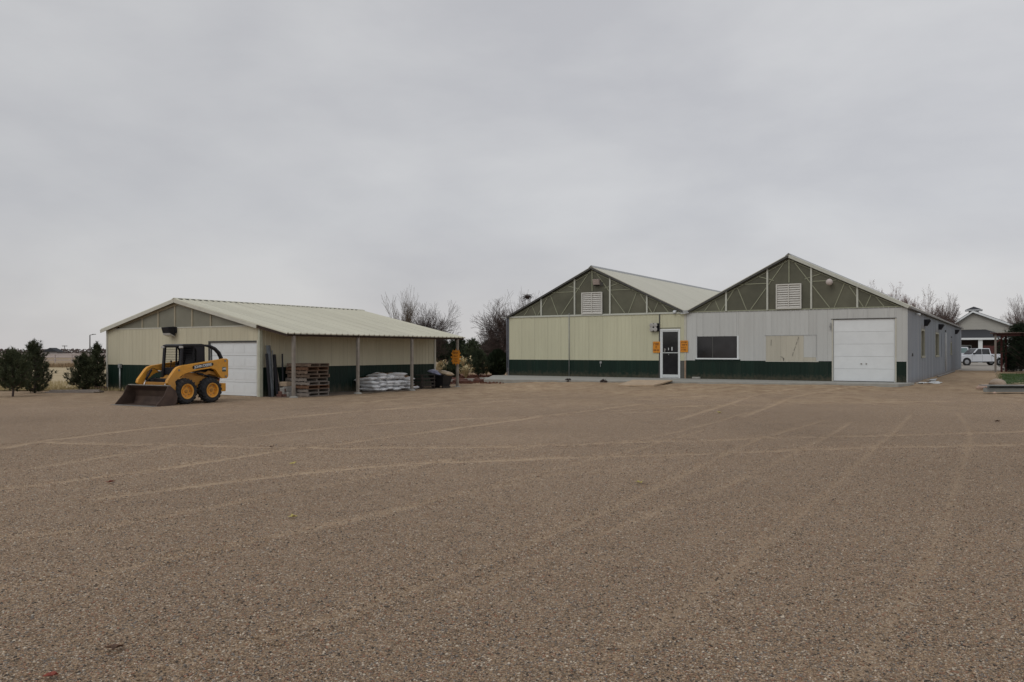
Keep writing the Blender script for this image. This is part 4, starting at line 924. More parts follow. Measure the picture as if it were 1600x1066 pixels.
for y in (-.28, .28): MB().tube([(.25, y, 1.08), (.22, y, 1.34)], .014, 6).lathe([(.0, 1.33), (.03, 1.35), (.028, 1.39), (0, 1.41)], (.22, y, 0), 'z', 8).build('control_lever', BLK2, ld)
MB().box(.38, .44, .36, .50, 1.80, 1.87).build('headlight', LENS, ld, bevel=.01); MB().box(.38, .44, -.50, -.36, 1.80, 1.87).build('headlight', LENS, ld, bevel=.01)
for sg in (1, -1):
    MB().tube([(-.50, sg*.43, 1.90), (-.72, sg*.45, 1.87), (-.92, sg*.47, 1.78), (-1.06, sg*.49, 1.65), (-1.15, sg*.50, 1.48), (-1.17, sg*.50, 1.30)], [.03, .055, .065, .07, .07, .07], 8).build('rear_hoop', BLK2, ld, smooth=True)
    MB().tube([(-.82, sg*.44, 1.20), (-.80, sg*.45, 1.82)], .022, 6).build('hoop_strut', BLK2, ld)
    MB().bar((-.55, sg*.44, 1.32), (-1.15, sg*.48, 1.36), .05, .07).build('hoop_rail', BLK2, ld)
# bucket
prof_o = [(1.86, 0.0), (1.12, 0.0), (1.02, .10), (.99, .28), (1.06, .50), (1.26, .66)]
prof_o = [(x, z*.94) for x, z in prof_o]
prof_i = [(1.28, .63), (1.10, .48), (1.03, .28), (1.06, .12), (1.14, .025), (1.86, .012)]
prof_i = [(x, z*.94) for x, z in prof_i]
BW = .96
bk = MB().prism(prof_o+prof_i, -BW, BW).build('bucket', RUST, ld)
for y in (-BW-.022, BW+.0): MB().prism([(1.80, .0), (1.12, 0), (1.02, .10), (.99, .28), (1.06, .47), (1.26, .62), (1.34, .62), (1.48, .33)], y, y+.022).build('bucket_cheek', RUST, bk)
MB().box(1.74, 1.92, -BW-.025, BW+.025, -.002, .022).build('cutting_edge', STEEL, bk)
MB().bar((1.27, -BW, .632), (1.27, BW, .632), .09, .026).build('top_lip', STEEL, bk)
MB().box(1.44, 1.80, -BW+.02, BW-.02, .013, .018).build('wear_strip', RUST, bk) if False else None
MB().box(.94, .99, -.55, .55, .12, .60).build('quick_attach_plate', BLK2, bk)
# wheels
def make_wheel(x, y, sg):
    r = .42; w = .30
    hub = MB().lathe([(.06, -.0), (.06, .06), (.03, .075)] if sg > 0 else [(.06, 0), (.06, -.06), (.03, -.075)], (0, sg*.03, 0), 'y', 12).build('wheel', YEL2, ld, loc=(x, y, r))
    ty = MB().lathe([(.225, -w/2+.02), (.27, -w/2), (.33, -w/2-.004), (.372, -w/2+.02), (.39, -w/2+.06), (.392, 0), (.39, w/2-.06), (.372, w/2-.02), (.33, w/2+.004), (.27, w/2), (.225, w/2-.02)], (0, 0, 0), 'y', 40, cap=False)
    nl = 18
    for i in range(nl):
        for s in (-1, 1):
            a0 = (i+(.5 if s > 0 else 0))/nl*6.283; V = []
            for (yy, da, rr) in ((0.01*s, .0, .385), (s*(w/2-.01), -.26, .36), (s*(w/2+.006), -.30, .32)):
                for dd in (-.055, .055):
                    for ro in (0, .042 if rr > .33 else .026):
                        aa = a0+da+dd; V.append((math.cos(aa)*(rr+ro), yy+(s*.012 if ro and rr < .33 else 0), math.sin(aa)*(rr+ro)))
            ty.add(V, [(0,1,3,2), (4,6,2,0), (1,5,7,3), (0,4,5,1), (2,3,7,6), (4,8,9,5), (6,7,11,10), (5,9,11,7), (8,10,11,9), (4,6,10,8)])
    tyo = ty.build('tyre', RUBBER, hub)
    pr = [(.228, -w/2+.02), (.228, w/2-.02)]
    rim = MB().lathe([(.20, sg*(-w/2+.03)), (.225, sg*(-w/2+.03)), (.225, sg*(w/2-.02)), (.245, sg*(w/2-.005)), (.243, sg*(w/2+.006)), (.205, sg*(w/2-.005)), (.19, sg*.06), (.12, sg*.05), (.115, sg*.075), (.02, sg*.075)], (0, 0, 0), 'y', 28).build('rim', YEL, hub, smooth=False)
    for i in range(8): a = i/8*6.283; MB().lathe([(.014, 0), (.014, sg*.02)], (math.cos(a)*.155, sg*.055, math.sin(a)*.155), 'y', 6).build('wheel_bolt', STEEL, hub)
for x in (.50, -.50):
    for sg in (1, -1): make_wheel(x, sg*.695, sg)

# ================================================================== TREES
def bare_tree(name, label, x, y, z, height, spread, seed, stems=3, lv=6, twig=.012, bark=BARK, leaves=0, upright=.5, trunk_r=.12, group=None, half=2.0):
    q = random.Random(seed); mb = MB(); lf = MB(); t_ = thing(name, label, 'tree', (x, y, z), 0, group)
    def rec(p, d, L_, r, k):
        n = 3 if k < 3 else 2; pts_ = [p]; dd = d.copy()
        for i in range(n):
            dd = (dd+Vector((q.gauss(0, .13), q.gauss(0, .13), q.gauss(0, .08)+.06*upright))).normalized(); pts_.append(pts_[-1]+dd*L_/n)
        r1 = max(r*.66, twig*.7); mb.tube(pts_, [r+(r1-r)*i/n for i in range(n+1)], 5 if k < 2 else 3, cap=False)
        if k >= lv:
            for _ in range(leaves):
                c = pts_[-1]+Vector((q.gauss(0, .12), q.gauss(0, .12), q.gauss(0, .12))); a = Vector((q.gauss(0, 1), q.gauss(0, 1), q.gauss(0, 1))).normalized()*.055; b2 = a.orthogonal().normalized()*.04
                lf.add([c-a, c+b2, c+a, c-b2], [(0, 1, 2, 3)])
            return
        for i in range(1, n+1):
            if i == n: kids = 2 if k < lv-1 else 2
            else: kids = 1 if (k > 0 or i > 0) else 0
            for c in range(kids):
                ax = Vector((q.gauss(0, 1), q.gauss(0, 1), q.gauss(0, .4))); ax = (ax-dd*ax.dot(dd)).normalized()
                an = q.uniform(.35, .95) if i < n else q.uniform(.22, .7)
                nd_ = (dd*math.cos(an)+ax*math.sin(an)*spread+Vector((0, 0, .12*upright))).normalized()
                rec(pts_[i], nd_, L_*q.uniform(.66, .92)*(.92 if i < n else 1), r1*(.62 if i < n else .85), k+1)
    for s in range(stems):
        a = s/stems*6.283+q.random(); tl__ = q.uniform(.1, .45)*spread if stems > 1 else .05
        rec(Vector((q.gauss(0, .1)*stems*.3, q.gauss(0, .1)*stems*.3, 0)), Vector((math.cos(a)*tl__, math.sin(a)*tl__, 1)).normalized(), height*.27*q.uniform(.8, 1.1), trunk_r*q.uniform(.7, 1), 0)
    zs = max(v[2] for v in mb.v); k_ = height/zs
    A_ = np.array(mb.v); up = A_[A_[:, 2] > zs*.5]; mx_, my_ = up[:, 0].mean()/(zs*.72), up[:, 1].mean()/(zs*.72)
    sh_ = A_[:, :2]-np.outer(A_[:, 2], [mx_, my_]); kx = half/max(np.percentile(np.abs(sh_[:, 0]), 97), .1)
    fx = lambda v: ((v[0]-v[2]*mx_)*kx, (v[1]-v[2]*my_)*kx, v[2]*k_)
    mb.v = [fx(v) for v in mb.v]; lf.v = [fx(v) for v in lf.v]
    nt_ = len(mb.f)
    # the first limbs form the trunk part
    cut = height*.16; tr = MB(); cr = MB(); tr.v = mb.v; cr.v = mb.v
    ft = []; fc_ = []
    for f in mb.f: (ft if min(mb.v[i][2] for i in f) < cut and True else fc_).append(f)
    def sub(fs):
        ids = sorted({i for f in fs for i in f}); mp_ = {a: i for i, a in enumerate(ids)}
        o = MB(); o.add([mb.v[i] for i in ids], [tuple(mp_[i] for i in f) for f in fs]); return o
    sub(ft).build('trunk', bark, t_, fix=False); sub(fc_).build('crown', bark, t_, fix=False)
    if leaves: lf.build('dead_leaves', LEAFR, t_, fix=False)
    return t_
def at(px, Y): return (px-800)/1269.24*Y
def pine(name, label, x, y, z, h, rad, seed, m=NEED, tufts=330, needle=.11, nn=16, w=.007, shape=1.0, low=.12, group=None, cat='pine tree'):
    q = random.Random(seed); t_ = thing(name, label, cat, (x, y, z), 0, group); tr = MB(); cr = MB()
    tr.tube([(0, 0, 0), (q.gauss(0, .03), q.gauss(0, .03), h*.5), (0, 0, h*.95)], [.018*h+.01, .014*h, .008], 7)
    tips = []
    nb_ = max(14, tufts//9)
    for i in range(nb_):
        f = (i+.5)/nb_; zz = h*(low+(.93-low)*f); a = i*2.399+q.uniform(-.4, .4)
        rr = rad*min(1.0, ((1-f)**.75*1.15+.05))*(.7+.3*min(1, f*5))*q.uniform(.65, 1.12)
        p0 = Vector((0, 0, zz-h*.03)); p1 = Vector((math.cos(a)*rr*.55, math.sin(a)*rr*.55, zz+rr*.05)); p2 = Vector((math.cos(a)*rr, math.sin(a)*rr, zz+rr*.38*shape))
        tr.tube([p0, p1, p2], [.012*h, .008*h, .004], 4, cap=False)
        k = max(4, tufts//nb_)
        for j in range(k):
            u = .25+.75*(j+q.random())/k
            c = (p0*(1-u)**2+p1*2*u*(1-u)+p2*u*u)+Vector((q.gauss(0, rad*.12), q.gauss(0, rad*.12), q.gauss(0, rad*.07)))
            tips.append((c, (p2-p0).normalized()*.5+Vector((0, 0, .6*shape))))
    for j in range(6): tips.append((Vector((q.gauss(0, .02), q.gauss(0, .02), h*(.86+.028*j))), Vector((0, 0, 1))))
    V = []; Fc = []
    for c, d in tips:
        d = (d+Vector((q.gauss(0, .35), q.gauss(0, .35), q.gauss(0, .25)))).normalized()
        for _ in range(nn):
            e = (d*.7+Vector((q.gauss(0, .6), q.gauss(0, .6), q.gauss(0, .5)))).normalized(); o_ = e.orthogonal().normalized()*w; s = c+d*q.uniform(-.06, .10); k = len(V)
            V += [tuple(s-o_), tuple(s+o_), tuple(s+e*needle*q.uniform(.6, 1.1))]; Fc.append((k, k+1, k+2))
    tr.build('trunk', BARK, t_, fix=False); cr.add(V, Fc); cr.build('crown', m, t_, fix=False); return t_
pine('young_pine', 'bushy dark young pine at the left edge of the yard', at(20, 30.6), 30.6, 0, 1.74, .78, 1, tufts=640, low=.16, needle=.15, nn=20, w=.010)
pine('young_pine', 'taller open young pine second from the left edge', at(54, 33.2), 33.2, 0, 2.1, .74, 2, tufts=520, low=.03, needle=.15, nn=20, w=.010)
pine('young_pine', 'young pine standing against the left corner of the shed', at(151, 35.5), 35.5, 0, 2.05, .50, 3, tufts=380, low=.06, needle=.15, nn=20, w=.010)
pine('young_pine', 'low spreading pine just left of the one at the shed corner', at(131, 34.6), 34.6, 0, 1.55, .66, 4, tufts=480, low=.05, needle=.15, nn=20, w=.010)

bare_tree('bare_tree', 'tall slim leafless tree rising behind the shed roof', at(632, 68), 68, 0, 7.5, .6, 11, stems=2, lv=5, trunk_r=.12, upright=1.1, bark=BARKP, half=1.15, twig=.013)
bare_tree('bare_tree', 'low wide leafless tree behind the right end of the shed roof', at(672, 72), 72, 0, 6.3, .95, 12, stems=4, lv=6, trunk_r=.09, half=1.95, twig=.010)
bare_tree('bare_tree', 'small leafless tree between the tall slim one and the wide one', at(650, 75), 75, 0, 5.6, .8, 13, stems=3, lv=6, trunk_r=.08, half=1.2, twig=.010)
bare_tree('bare_tree', 'broad rounded leafless tree left of the greenhouse building', at(786, 70), 70, 0, 7.0, .95, 14, stems=5, lv=6, trunk_r=.12, twig=.0115, half=2.5)
nest_tree = bare_tree('bare_tree', 'leafless tree holding a dark nest beside the left gable', at(830, 76), 76, 0, 7.8, .8, 15, stems=4, lv=6, trunk_r=.12, twig=.0115, half=1.9)
nm = MB(); 
for i in range(90):
    a = Vector((R.gauss(0, .14), R.gauss(0, .14), R.gauss(0, .09))); d = Vector((R.gauss(0, 1), R.gauss(0, 1), R.gauss(0, .3))).normalized()*.2; nm.tube([a*1.2-d*1.1, a*1.2+d*1.1], .018, 3, cap=False)
nm.lathe([(.05, -.12), (.22, -.05), (.25, .04), (.14, .12)], (0, 0, 0), 'z', 9)
tag(nm.build('bird_nest', BARK, None, loc=(at(824, 75.5), 75.5, 6.75), fix=False), 'dark twig nest high in the leafless tree by the left gable', 'nest')
labs = ['leafless tree with reddish leaves nearest the right gable slope', 'second reddish tree from the right gable slope', 'rightmost leafless tree above the side wall, nearest the pale house', 'third leafless tree from the right gable slope above the side wall']
for i, (px, Y, h, s, lvs, hf) in enumerate(((1366, 86, 9.3, .9, 7, 2.1), (1410, 92, 9.5, .85, 7, 2.0), (1472, 84, 7.8, .8, 0, 1.6), (1446, 96, 9.7, .8, 2, 2.1))):
    bare_tree('bare_tree', labs[i], at(px, Y), Y, 0, h, s, 30+i, stems=4, lv=6, bark=BARKR, leaves=lvs, trunk_r=.15, twig=.019, half=hf)
bare_tree('bare_tree', 'leafless tree cut by the right edge of the view', at(1606, 80), 80, .1, 8.0, .8, 41, stems=3, lv=6, bark=BARKR, trunk_r=.13, twig=.014, half=1.7)
bare_tree('bare_tree', 'far small leafless tree above the dark house roof', at(1578, 160), 160, .1, 9.2, .9, 42, stems=3, lv=5, bark=BARKR, trunk_r=.2, twig=.03)
# evergreens between the buildings
pine('evergreen', 'dark tall conifer between the shed and the greenhouse building', at(738, 66), 66, 0, 2.7, 1.2, 51, m=NEEDM, tufts=700, needle=.2, w=.016, cat='evergreen tree')
pine('evergreen', 'mid-green pine right of the orange sign post', at(748, 52), 52, 0, 1.75, .8, 52, m=NEEDM, tufts=600, needle=.17, w=.014, cat='evergreen tree')
pine('evergreen', 'low pine just behind the last porch post', at(709, 51), 51, 0, 1.15, .68, 53, m=NEEDM, tufts=560, needle=.17, w=.014, cat='evergreen tree')
pine('evergreen', 'far dark conifer seen under the porch roof end', at(690, 100), 100, 0, 2.9, 2.2, 54, m=NEEDD, tufts=700, needle=.4, w=.03, cat='evergreen tree')
pine('evergreen', 'dark conifer behind the orange sign', at(716, 96), 96, 0, 3.0, 2.2, 55, m=NEEDD, tufts=700, needle=.4, w=.03, cat='evergreen tree')
pine('evergreen', 'dark conifer behind the round arborvitae', at(768, 92), 92, 0, 2.8, 2.2, 56, m=NEEDD, tufts=700, needle=.4, w=.03, cat='evergreen tree')
def leafy(name, label, cat, x, y, z, rx, rz_, n, m, leaf, seed, power=1.0):
    q = random.Random(seed); t_ = thing(name, label, cat, (x, y, z)); V = []; Fc = []
    for i in range(n):
        d = Vector((q.gauss(0, 1), q.gauss(0, 1), q.gauss(0, 1))).normalized(); rr = q.uniform(.55, 1.0)**.5*(1+.12*noise.noise(d*3+Vector((seed, 0, 0))))
        c = Vector((d.x*rx*rr, d.y*rx*rr, rz_*(1+d.z*rr))); a = (d*.4+Vector((q.gauss(0, .5), q.gauss(0, .5), .8))).normalized()*leaf; b2 = a.orthogonal().normalized()*leaf*.35; k = len(V)
        V += [tuple(c-b2), tuple(c+b2), tuple(c+a)]; Fc.append((k, k+1, k+2))
    MB().tube([(0, 0, 0), (0, 0, rz_)], .06, 6).build('trunk', BARK, t_); MB().add(V, Fc).build('crown', m, t_, fix=False); return t_
leafy('arborvitae', 'dense rounded dark arborvitae beside the left corner of the greenhouse building', 'shrub', at(778, 53), 53, 0, .64, .86, 4200, NEEDD, .2, 61)
# straw-coloured ornamental grasses
def pampas(label, x, y, h, seed):
    q = random.Random(seed); t_ = thing('ornamental_grass', label, 'grass clump', (x, y, 0), 0, 'straw-coloured grass clumps between the buildings'); mb = MB(); pl = MB()
    for i in range(150):
        a = q.random()*6.283; l = q.uniform(.2, 1)*h*.6; hh = h*q.uniform(.5, 1); w_ = Vector((-math.sin(a), math.cos(a), 0))*.02
        p0 = Vector((0, 0, 0)); p1 = Vector((math.cos(a)*l*.4, math.sin(a)*l*.4, hh*.8)); p2 = Vector((math.cos(a)*l, math.sin(a)*l, hh*q.uniform(.55, 1)))
        mb.add([p0-w_, p0+w_, p1+w_, p1-w_, p2], [(0, 1, 2, 3), (3, 2, 4)])
        if i % 3 == 0:
            for _ in range(5):
                c = p2+Vector((q.gauss(0, .05), q.gauss(0, .05), q.gauss(0, .06))); pl.add([c-w_*2, c+w_*2, c+Vector((math.cos(a)*.1, math.sin(a)*.1, .1))], [(0, 1, 2)])
    mb.build('grass_blades', STRAW, t_, fix=False); pl.build('seed_heads', mat('pale_straw', (.50, .42, .25), .9, .2, 4), t_, fix=False)
for i, (px, Y, h) in enumerate(((689, 56, 1.25), (697, 53, .9), (728, 50, .85), (724, 58, 1.5), (745, 60, 1.2), (760, 56, 1.0))):
    pampas(['straw-coloured grass clump at the end wall of the shed', 'lower straw grass clump behind the black tub', 'bright straw grass clump right of the sign post', 'taller straw clump behind the sign post', 'small straw clump below the mid-green pine', 'straw clump left of the arborvitae'][i], at(px, Y), Y, h, 70+i)
# rubble and edging in the mulch bed
for i, (px, Y) in enumerate(((702, 43.5), (716, 43), (722, 44.8), (733, 45), (742, 46), (748, 44.2), (757, 46.5), (710, 46), (727, 42.5), (765, 47))):
    x = at(px, Y); o = MB().box(-.3, .3, -.12, .12, 0, .16).build('edging_stone', BRICK if i % 3 else CONC, None, bevel=.03, loc=(x, Y, .03), rot=(0, 0, R.uniform(-.6, .2)))
    tag(o, ['grey edging stone nearest the last porch post', 'reddish edging stone just right of the sign post', 'front reddish edging stone right of the black tub', 'grey edging stone in the middle of the mulch bed', 'reddish edging stone right of the middle grey one', 'front reddish edging stone close to the slab corner', 'grey edging stone close to the slab', 'rear reddish edging stone behind the sign post', 'nearest reddish edging stone at the gravel edge', 'grey edging stone farthest right before the arborvitae'][i], 'stone', 'edging stones in the mulch bed')
mb = MB()
for i in range(900):
    Y = R.uniform(41.5, 56); x = at(R.uniform(698, 790), Y)
    s = R.uniform(.03, .09); mb.add([(x-s, Y, .035), (x+s, Y+s*.4, .035), (x, Y-s*.3, .035+s*1.1)], [(0, 1, 2)])
tag(mb.build('wood_chips', REDSOIL, fix=False), 'loose reddish wood chips on the mulch bed', kind='stuff')

# ================================================================== FAR LEFT
LAMPM = mat('dark_pole', (.10, .095, .09), .6)
sl_ = thing('street_lamp', 'dark street lamp with short arm behind the young pines', 'street lamp', (at(140.5, 170), 170, 0))
MB().tube([(0, 0, 0), (0, 0, 5.1)], [.14, .11], 8).build('pole', LAMPM, sl_, smooth=True); MB().bar((0, 0, 5.1), (.9, 0, 5.25), .1, .1).build('lamp_arm', LAMPM, sl_)
MB().box(.5, 1.2, -.15, .15, 5.2, 5.32).build('lamp_head', LAMPM, sl_)
for px, Y, hgt, lab in ((101, 620, 6.2, 'distant wooden utility pole with crossarm left of the street lamp'), (18, 900, 7, 'faint far utility pole near the left edge')):
    if px == 18: continue
    up_ = thing('utility_pole', lab, 'pole', (at(px, Y), Y, 0)); MB().tube([(0, 0, 0), (0, 0, hgt)], [.3, .24], 6).build('pole', LAMPM, up_); MB().box(-2, 2, -.15, .15, hgt-.7, hgt-.35).build('crossarm', LAMPM, up_)
    for dx in (-1.8, -.9, .9, 1.8): MB().box(dx-.12, dx+.12, -.12, .12, hgt-.35, hgt-.05).build('insulator', LAMPM, up_)
FENCE = mat('faded_pink_fence', (.42, .36, .34), .8, .1, 1)
fe = thing('rail_fence', 'long faded rail fence far across the dry field', 'fence', (0, 120, 0))
pmh = MB().box(-.07, .07, -.07, .07, 0, 1.25).mesh('post', FENCE)
for i in range(34): place('post', pmh, fe, (-95+i*2.5, 0, 0))
for z in (.35, .75, 1.1): MB().box(-95.5, -12, -.02, .02, z, z+.13).build('rail', FENCE, fe)
# distant tree belt
q = random.Random(5); V = []; Fc = []
for i in range(9000):
    x = q.uniform(-560, 160); hh = 3.0+2.2*noise.noise(Vector((x*.02, 0, 0)))+1.2*noise.noise(Vector((x*.11, 3, 0)))
    y = 640+q.uniform(-14, 14); z = q.uniform(-.5, max(hh, .8)); s = q.uniform(.5, 1.1); k = len(V)
    V += [(x-s, y, z), (x+s, y+q.uniform(-.5, .5), z+q.uniform(-.4, .4)), (x+q.uniform(-.4, .4), y, z+s)]; Fc.append((k, k+1, k+2))
tag(MB().add(V, Fc).build('distant_woods', mat('far_woods', (.105, .082, .075), .95, .2, .02), fix=False), 'thin dark line of trees along the left horizon', kind='stuff')
fb = thing('farmhouse', 'tiny dark roofed farmhouse on the far left horizon', 'building', (at(83, 600), 600, 0))
MB().box(-5, 5, -4, 4, 0, 1.4).build('wall', mat('far_wall', (.22, .20, .19), .9), fb); MB().prism([(-6, 1.4), (6, 1.4), (0, 4.3)], -4.5, 4.5).build('roof', SHING, fb)
bn2 = thing('barn', 'tiny pale barn left of the farmhouse on the horizon', 'building', (at(73, 640), 640, 0))
MB().box(-6, 6, -4, 4, 0, 2).build('wall', mat('far_wall', (0,0,0)), bn2); MB().prism([(-6.5, 2), (6.5, 2), (3, 3.5), (-3, 3.5)], -4.2, 4.2).build('roof', GUT, bn2)

# ================================================================== RIGHT: house, vehicles, pergola
HY = 118; hx = lambda px: at(px, HY); hzz = lambda py, Y=HY: EYE-(py-549.1)*Y/1269.24
hs = thing('gabled_house', 'pale sided house with wide gable and rooftop cupola behind the parked pickup', 'house', (hx(1520), HY, .1), -.50)
X = lambda px: (hx(px)-hx(1520))*.87
zl = hzz(511)-.1; zp = hzz(488)-.1; zr = hzz(511)-.1
MB().box(X(1484), X(1584), 0, 12, 0, zl).prism([(X(1484), zl), (X(1584), zl), (X(1520), zp-.15)], .0, 12).build('wall', SIDING, hs)
lapm = None
for i in range(22):
    z = 2.6+i*.17; 
    if z < zl: a, b2 = X(1484), X(1584)
    else:
        f = (z-zl)/(zp-.15-zl); a = X(1484)+(X(1520)-X(1484))*f; b2 = X(1584)+(X(1520)-X(1584))*f
    if b2-a > .5 and z < zp-.3: MB().prism([(-.035, z), (0, z), (0, z+.168), (-.008, z+.168)], a, b2, 'yz').build('siding_board', SIDING, hs)
for (a, b2) in (((X(1476), zl-.35), (X(1520), zp)), ((X(1520), zp), (X(1592), zr-.35))):
    MB().prism([a, b2, (b2[0], b2[1]+.28), (a[0], a[1]+.28)], -.6, 12.5).build('roof', SHING, hs)
    MB().prism([(a[0], a[1]-.06), (b2[0], b2[1]-.06), (b2[0], b2[1]+.22), (a[0], a[1]+.22)], -.66, -.603).build('bargeboard', WHITE, hs)
cu_ = MB().box(X(1514), X(1530), 2, 3.6, zp-.6, zp+.42).build('cupola', WHITE, hs)
MB().add([(X(1508), 1.2, zp+.42), (X(1536), 1.2, zp+.42), (X(1536), 4.2, zp+.42), (X(1508), 4.2, zp+.42), (X(1522), 2.7, zp+.95)], [(0, 1, 4), (1, 2, 4), (2, 3, 4), (3, 0, 4), (3, 2, 1, 0)]).build('cupola_roof', SHING, cu_)
MB().box(X(1508), X(1536), 1.15, 4.2, zp+.30, zp+.42).build('cupola_fascia', WHITE, cu_)
# entrance porch with dark hipped roof
zf = hzz(531.5)-.1; zt_ = hzz(519)-.1
MB().add([(X(1470), -5, zf+.25), (X(1580), -5, zf+.25), (X(1580), 0, zf+.25), (X(1470), 0, zf+.25), (X(1470), -.05, zt_+.35), (X(1540), -.05, zt_+.35)], [(0, 1, 5, 4), (1, 2, 5), (0, 4, 3), (3, 2, 1, 0)]).build('porch_roof', SHING, hs)
MB().box(X(1470), X(1580), -5.06, -4.9, zf-.02, zf+.25).build('fascia', WHITE, hs)
for px in (1530.5, 1570): MB().box(X(px)-.26, X(px)+.26, -4.8, -4.3, 0, zf-.02).build('column', WHITE, hs)
MB().box(X(1484), X(1584), -.06, -.0, 0, zf).build('porch_back_wall', mat('dark_porch_wall', (.05, .032, .028), .9, .3, 6), hs)  # plain dark sheet over the house wall beneath the porch roof
MB().box(X(1534), X(1553), -4.7, -4.6, 1.0, 2.4).build('red_panel', REDB, hs)
wnd = MB().box(X(1496), X(1518), -.12, -.06, 1.0, 2.5).build('window', WHITE, hs); MB().box(X(1497), X(1517), -.14, -.125, 1.1, 2.4).build('pane', GLASS, wnd)
h2 = thing('dark_roofed_house', 'dark roofed house wing at the right edge beyond the pine', 'house', (at(1600, 128), 128, .1))
MB().box(-4, 16, 0, 8, 0, 5.1).build('wall', SIDING, h2); MB().prism([(-.4, 5.0), (4, 6.2), (8.4, 5.0)], -5, 17, 'yz').build('roof', SHING, h2)

# pickup (x = length, front towards -x), at ~92 m
def vehicle_pickup():
    TY = 90.0; g = .12
    t_ = thing('pickup_truck', 'white crew cab pickup truck parked before the pale house', 'pickup truck', (at(1496, TY), TY, g), .0)
    w = 1.96
    body = [(0.0, .55), (.03, .95), (.12, 1.10), (1.45, 1.20), (1.65, 1.22), (3.75, 1.25), (3.80, 1.28), (5.75, 1.28), (5.80, .62), (5.75, .52), (5.1, .45), (.75, .40), (.15, .42)]
    MB().prism(body, 0, w).build('body', TRUCK, t_, bevel=.05, seg=3)
    cab_ = MB().add([(1.62, .06, 1.20), (3.82, .06, 1.24), (3.82, w-.06, 1.24), (1.62, w-.06, 1.20), (2.30, .20, 1.90), (3.68, .20, 1.92), (3.68, w-.2, 1.92), (2.30, w-.2, 1.90)],
        [(0,1,5,4), (1,2,6,5), (2,3,7,6), (3,0,4,7), (4,5,6,7), (3,2,1,0)]).build('cab', TRUCK, t_, bevel=.05, seg=3)
    def sg_(pts_, n_='window_glass'):
        V = [(x, .06+(z-1.22)/.70*.14-.012, z) for x, z in pts_]; MB().add(V+[(a, b2+.006, c) for a, b2, c in V], [tuple(range(len(V))), tuple(range(2*len(V)-1, len(V)-1, -1))]).build(n_, CARGL, cab_)
    sg_([(1.82, 1.24), (2.74, 1.25), (2.74, 1.85), (2.40, 1.85)]); sg_([(2.79, 1.25), (3.66, 1.26), (3.60, 1.85), (2.79, 1.85)])
    MB().add([(1.66, .15, 1.24), (1.66, w-.15, 1.24), (2.28, w-.27, 1.86), (2.28, .27, 1.86)], [(0, 1, 2, 3)]).build('windshield', CARGL, cab_, loc=(-.02, 0, .02))
    for x in (1.05, 4.72):
        MB().lathe([(.47, 0), (.47, .02)], (x, -.012, .42), 'y', 24).build('wheel_arch', BLACK, t_)
        for yy in (.0, w-.26):
            wh = MB().lathe([(.24, 0), (.24, .25)], (0, 0, 0), 'y', 20).build('wheel', BLACK, t_, loc=(x, yy-.01, .40))
            MB().lathe([(.26, .0), (.38, -.012), (.40, .03), (.40, .22), (.38, .26), (.26, .25)], (0, 0, 0), 'y', 24, cap=False).build('tyre', RUBBER, wh)
            MB().lathe([(.02, -.016), (.2, -.012), (.25, .0), (.25, .03), (.0, .05)], (0, 0, 0), 'y', 20).build('rim', mat('alloy', (.35, .36, .38), .35, .1, 5, metal=.6), wh)
    MB().box(1.7, 1.85, -.2, -.02, 1.25, 1.42).build('mirror', BLACK, t_, bevel=.02)
    MB().box(1.5, 4.1, -.04, .04, .36, .42).build('running_board', BLK2, t_)
    for x in (1.62, 2.76, 3.80): MB().box(x, x+.012, -.006, -.001, .5, 1.2).build('door_seam', BLK2, t_)
    for x in (2.55, 3.62): MB().box(x, x+.15, -.03, -.002, 1.08, 1.11).build('door_handle', TRUCK, t_)
    MB().box(-.02, .12, .1, .5, .85, 1.0).build('headlight', LENS, t_); MB().box(-.02, .12, w-.5, w-.1, .85, 1.0).build('headlight', LENS, t_)
    MB().box(-.08, .1, .05, w-.05, .45, .66).build('bumper', STEEL, t_, bevel=.03); MB().box(5.76, 5.82, .02, .2, .8, 1.15).build('tail_light', mat('tail_red', (0,0,0)), t_)
vehicle_pickup()
v2 = thing('parked_suv', 'white vehicle with teal windshield half hidden behind the pickup', 'vehicle', (at(1491, 97), 97, .12), 0)
MB().prism([(-1.2, .45), (-1.2, 1.25), (-1.0, 1.32), (2.2, 1.32), (2.2, .45)], 0, 1.8).build('body', TRUCK, v2, bevel=.06, seg=3)
MB().add([(-1.0, .05, 1.3), (2.0, .05, 1.3), (2.0, 1.75, 1.3), (-1.0, 1.75, 1.3), (-.8, .2, 2.1), (1.75, .2, 2.1), (1.75, 1.6, 2.1), (-.8, 1.6, 2.1)], [(0,1,5,4),(1,2,6,5),(2,3,7,6),(3,0,4,7),(4,5,6,7)]).build('cabin', TRUCK, v2, bevel=.05)
MB().add([(-.85, .03, 1.4), (1.75, .03, 1.4), (1.58, .145, 1.98), (-.7, .145, 1.98)], [(0, 1, 2, 3)]).build('windshield', TEAL, v2, fix=False)
for x in (-.6, 1.6): 
    wh = MB().lathe([(.2, -.01), (.2, .2)], (0, 0, 0), 'y', 16).build('wheel', STEEL, v2, loc=(x, 0, .35)); MB().lathe([(.22, -.02), (.35, -.02), (.35, .22), (.22, .22)], (0, 0, 0), 'y', 20).build('tyre', RUBBER, wh)
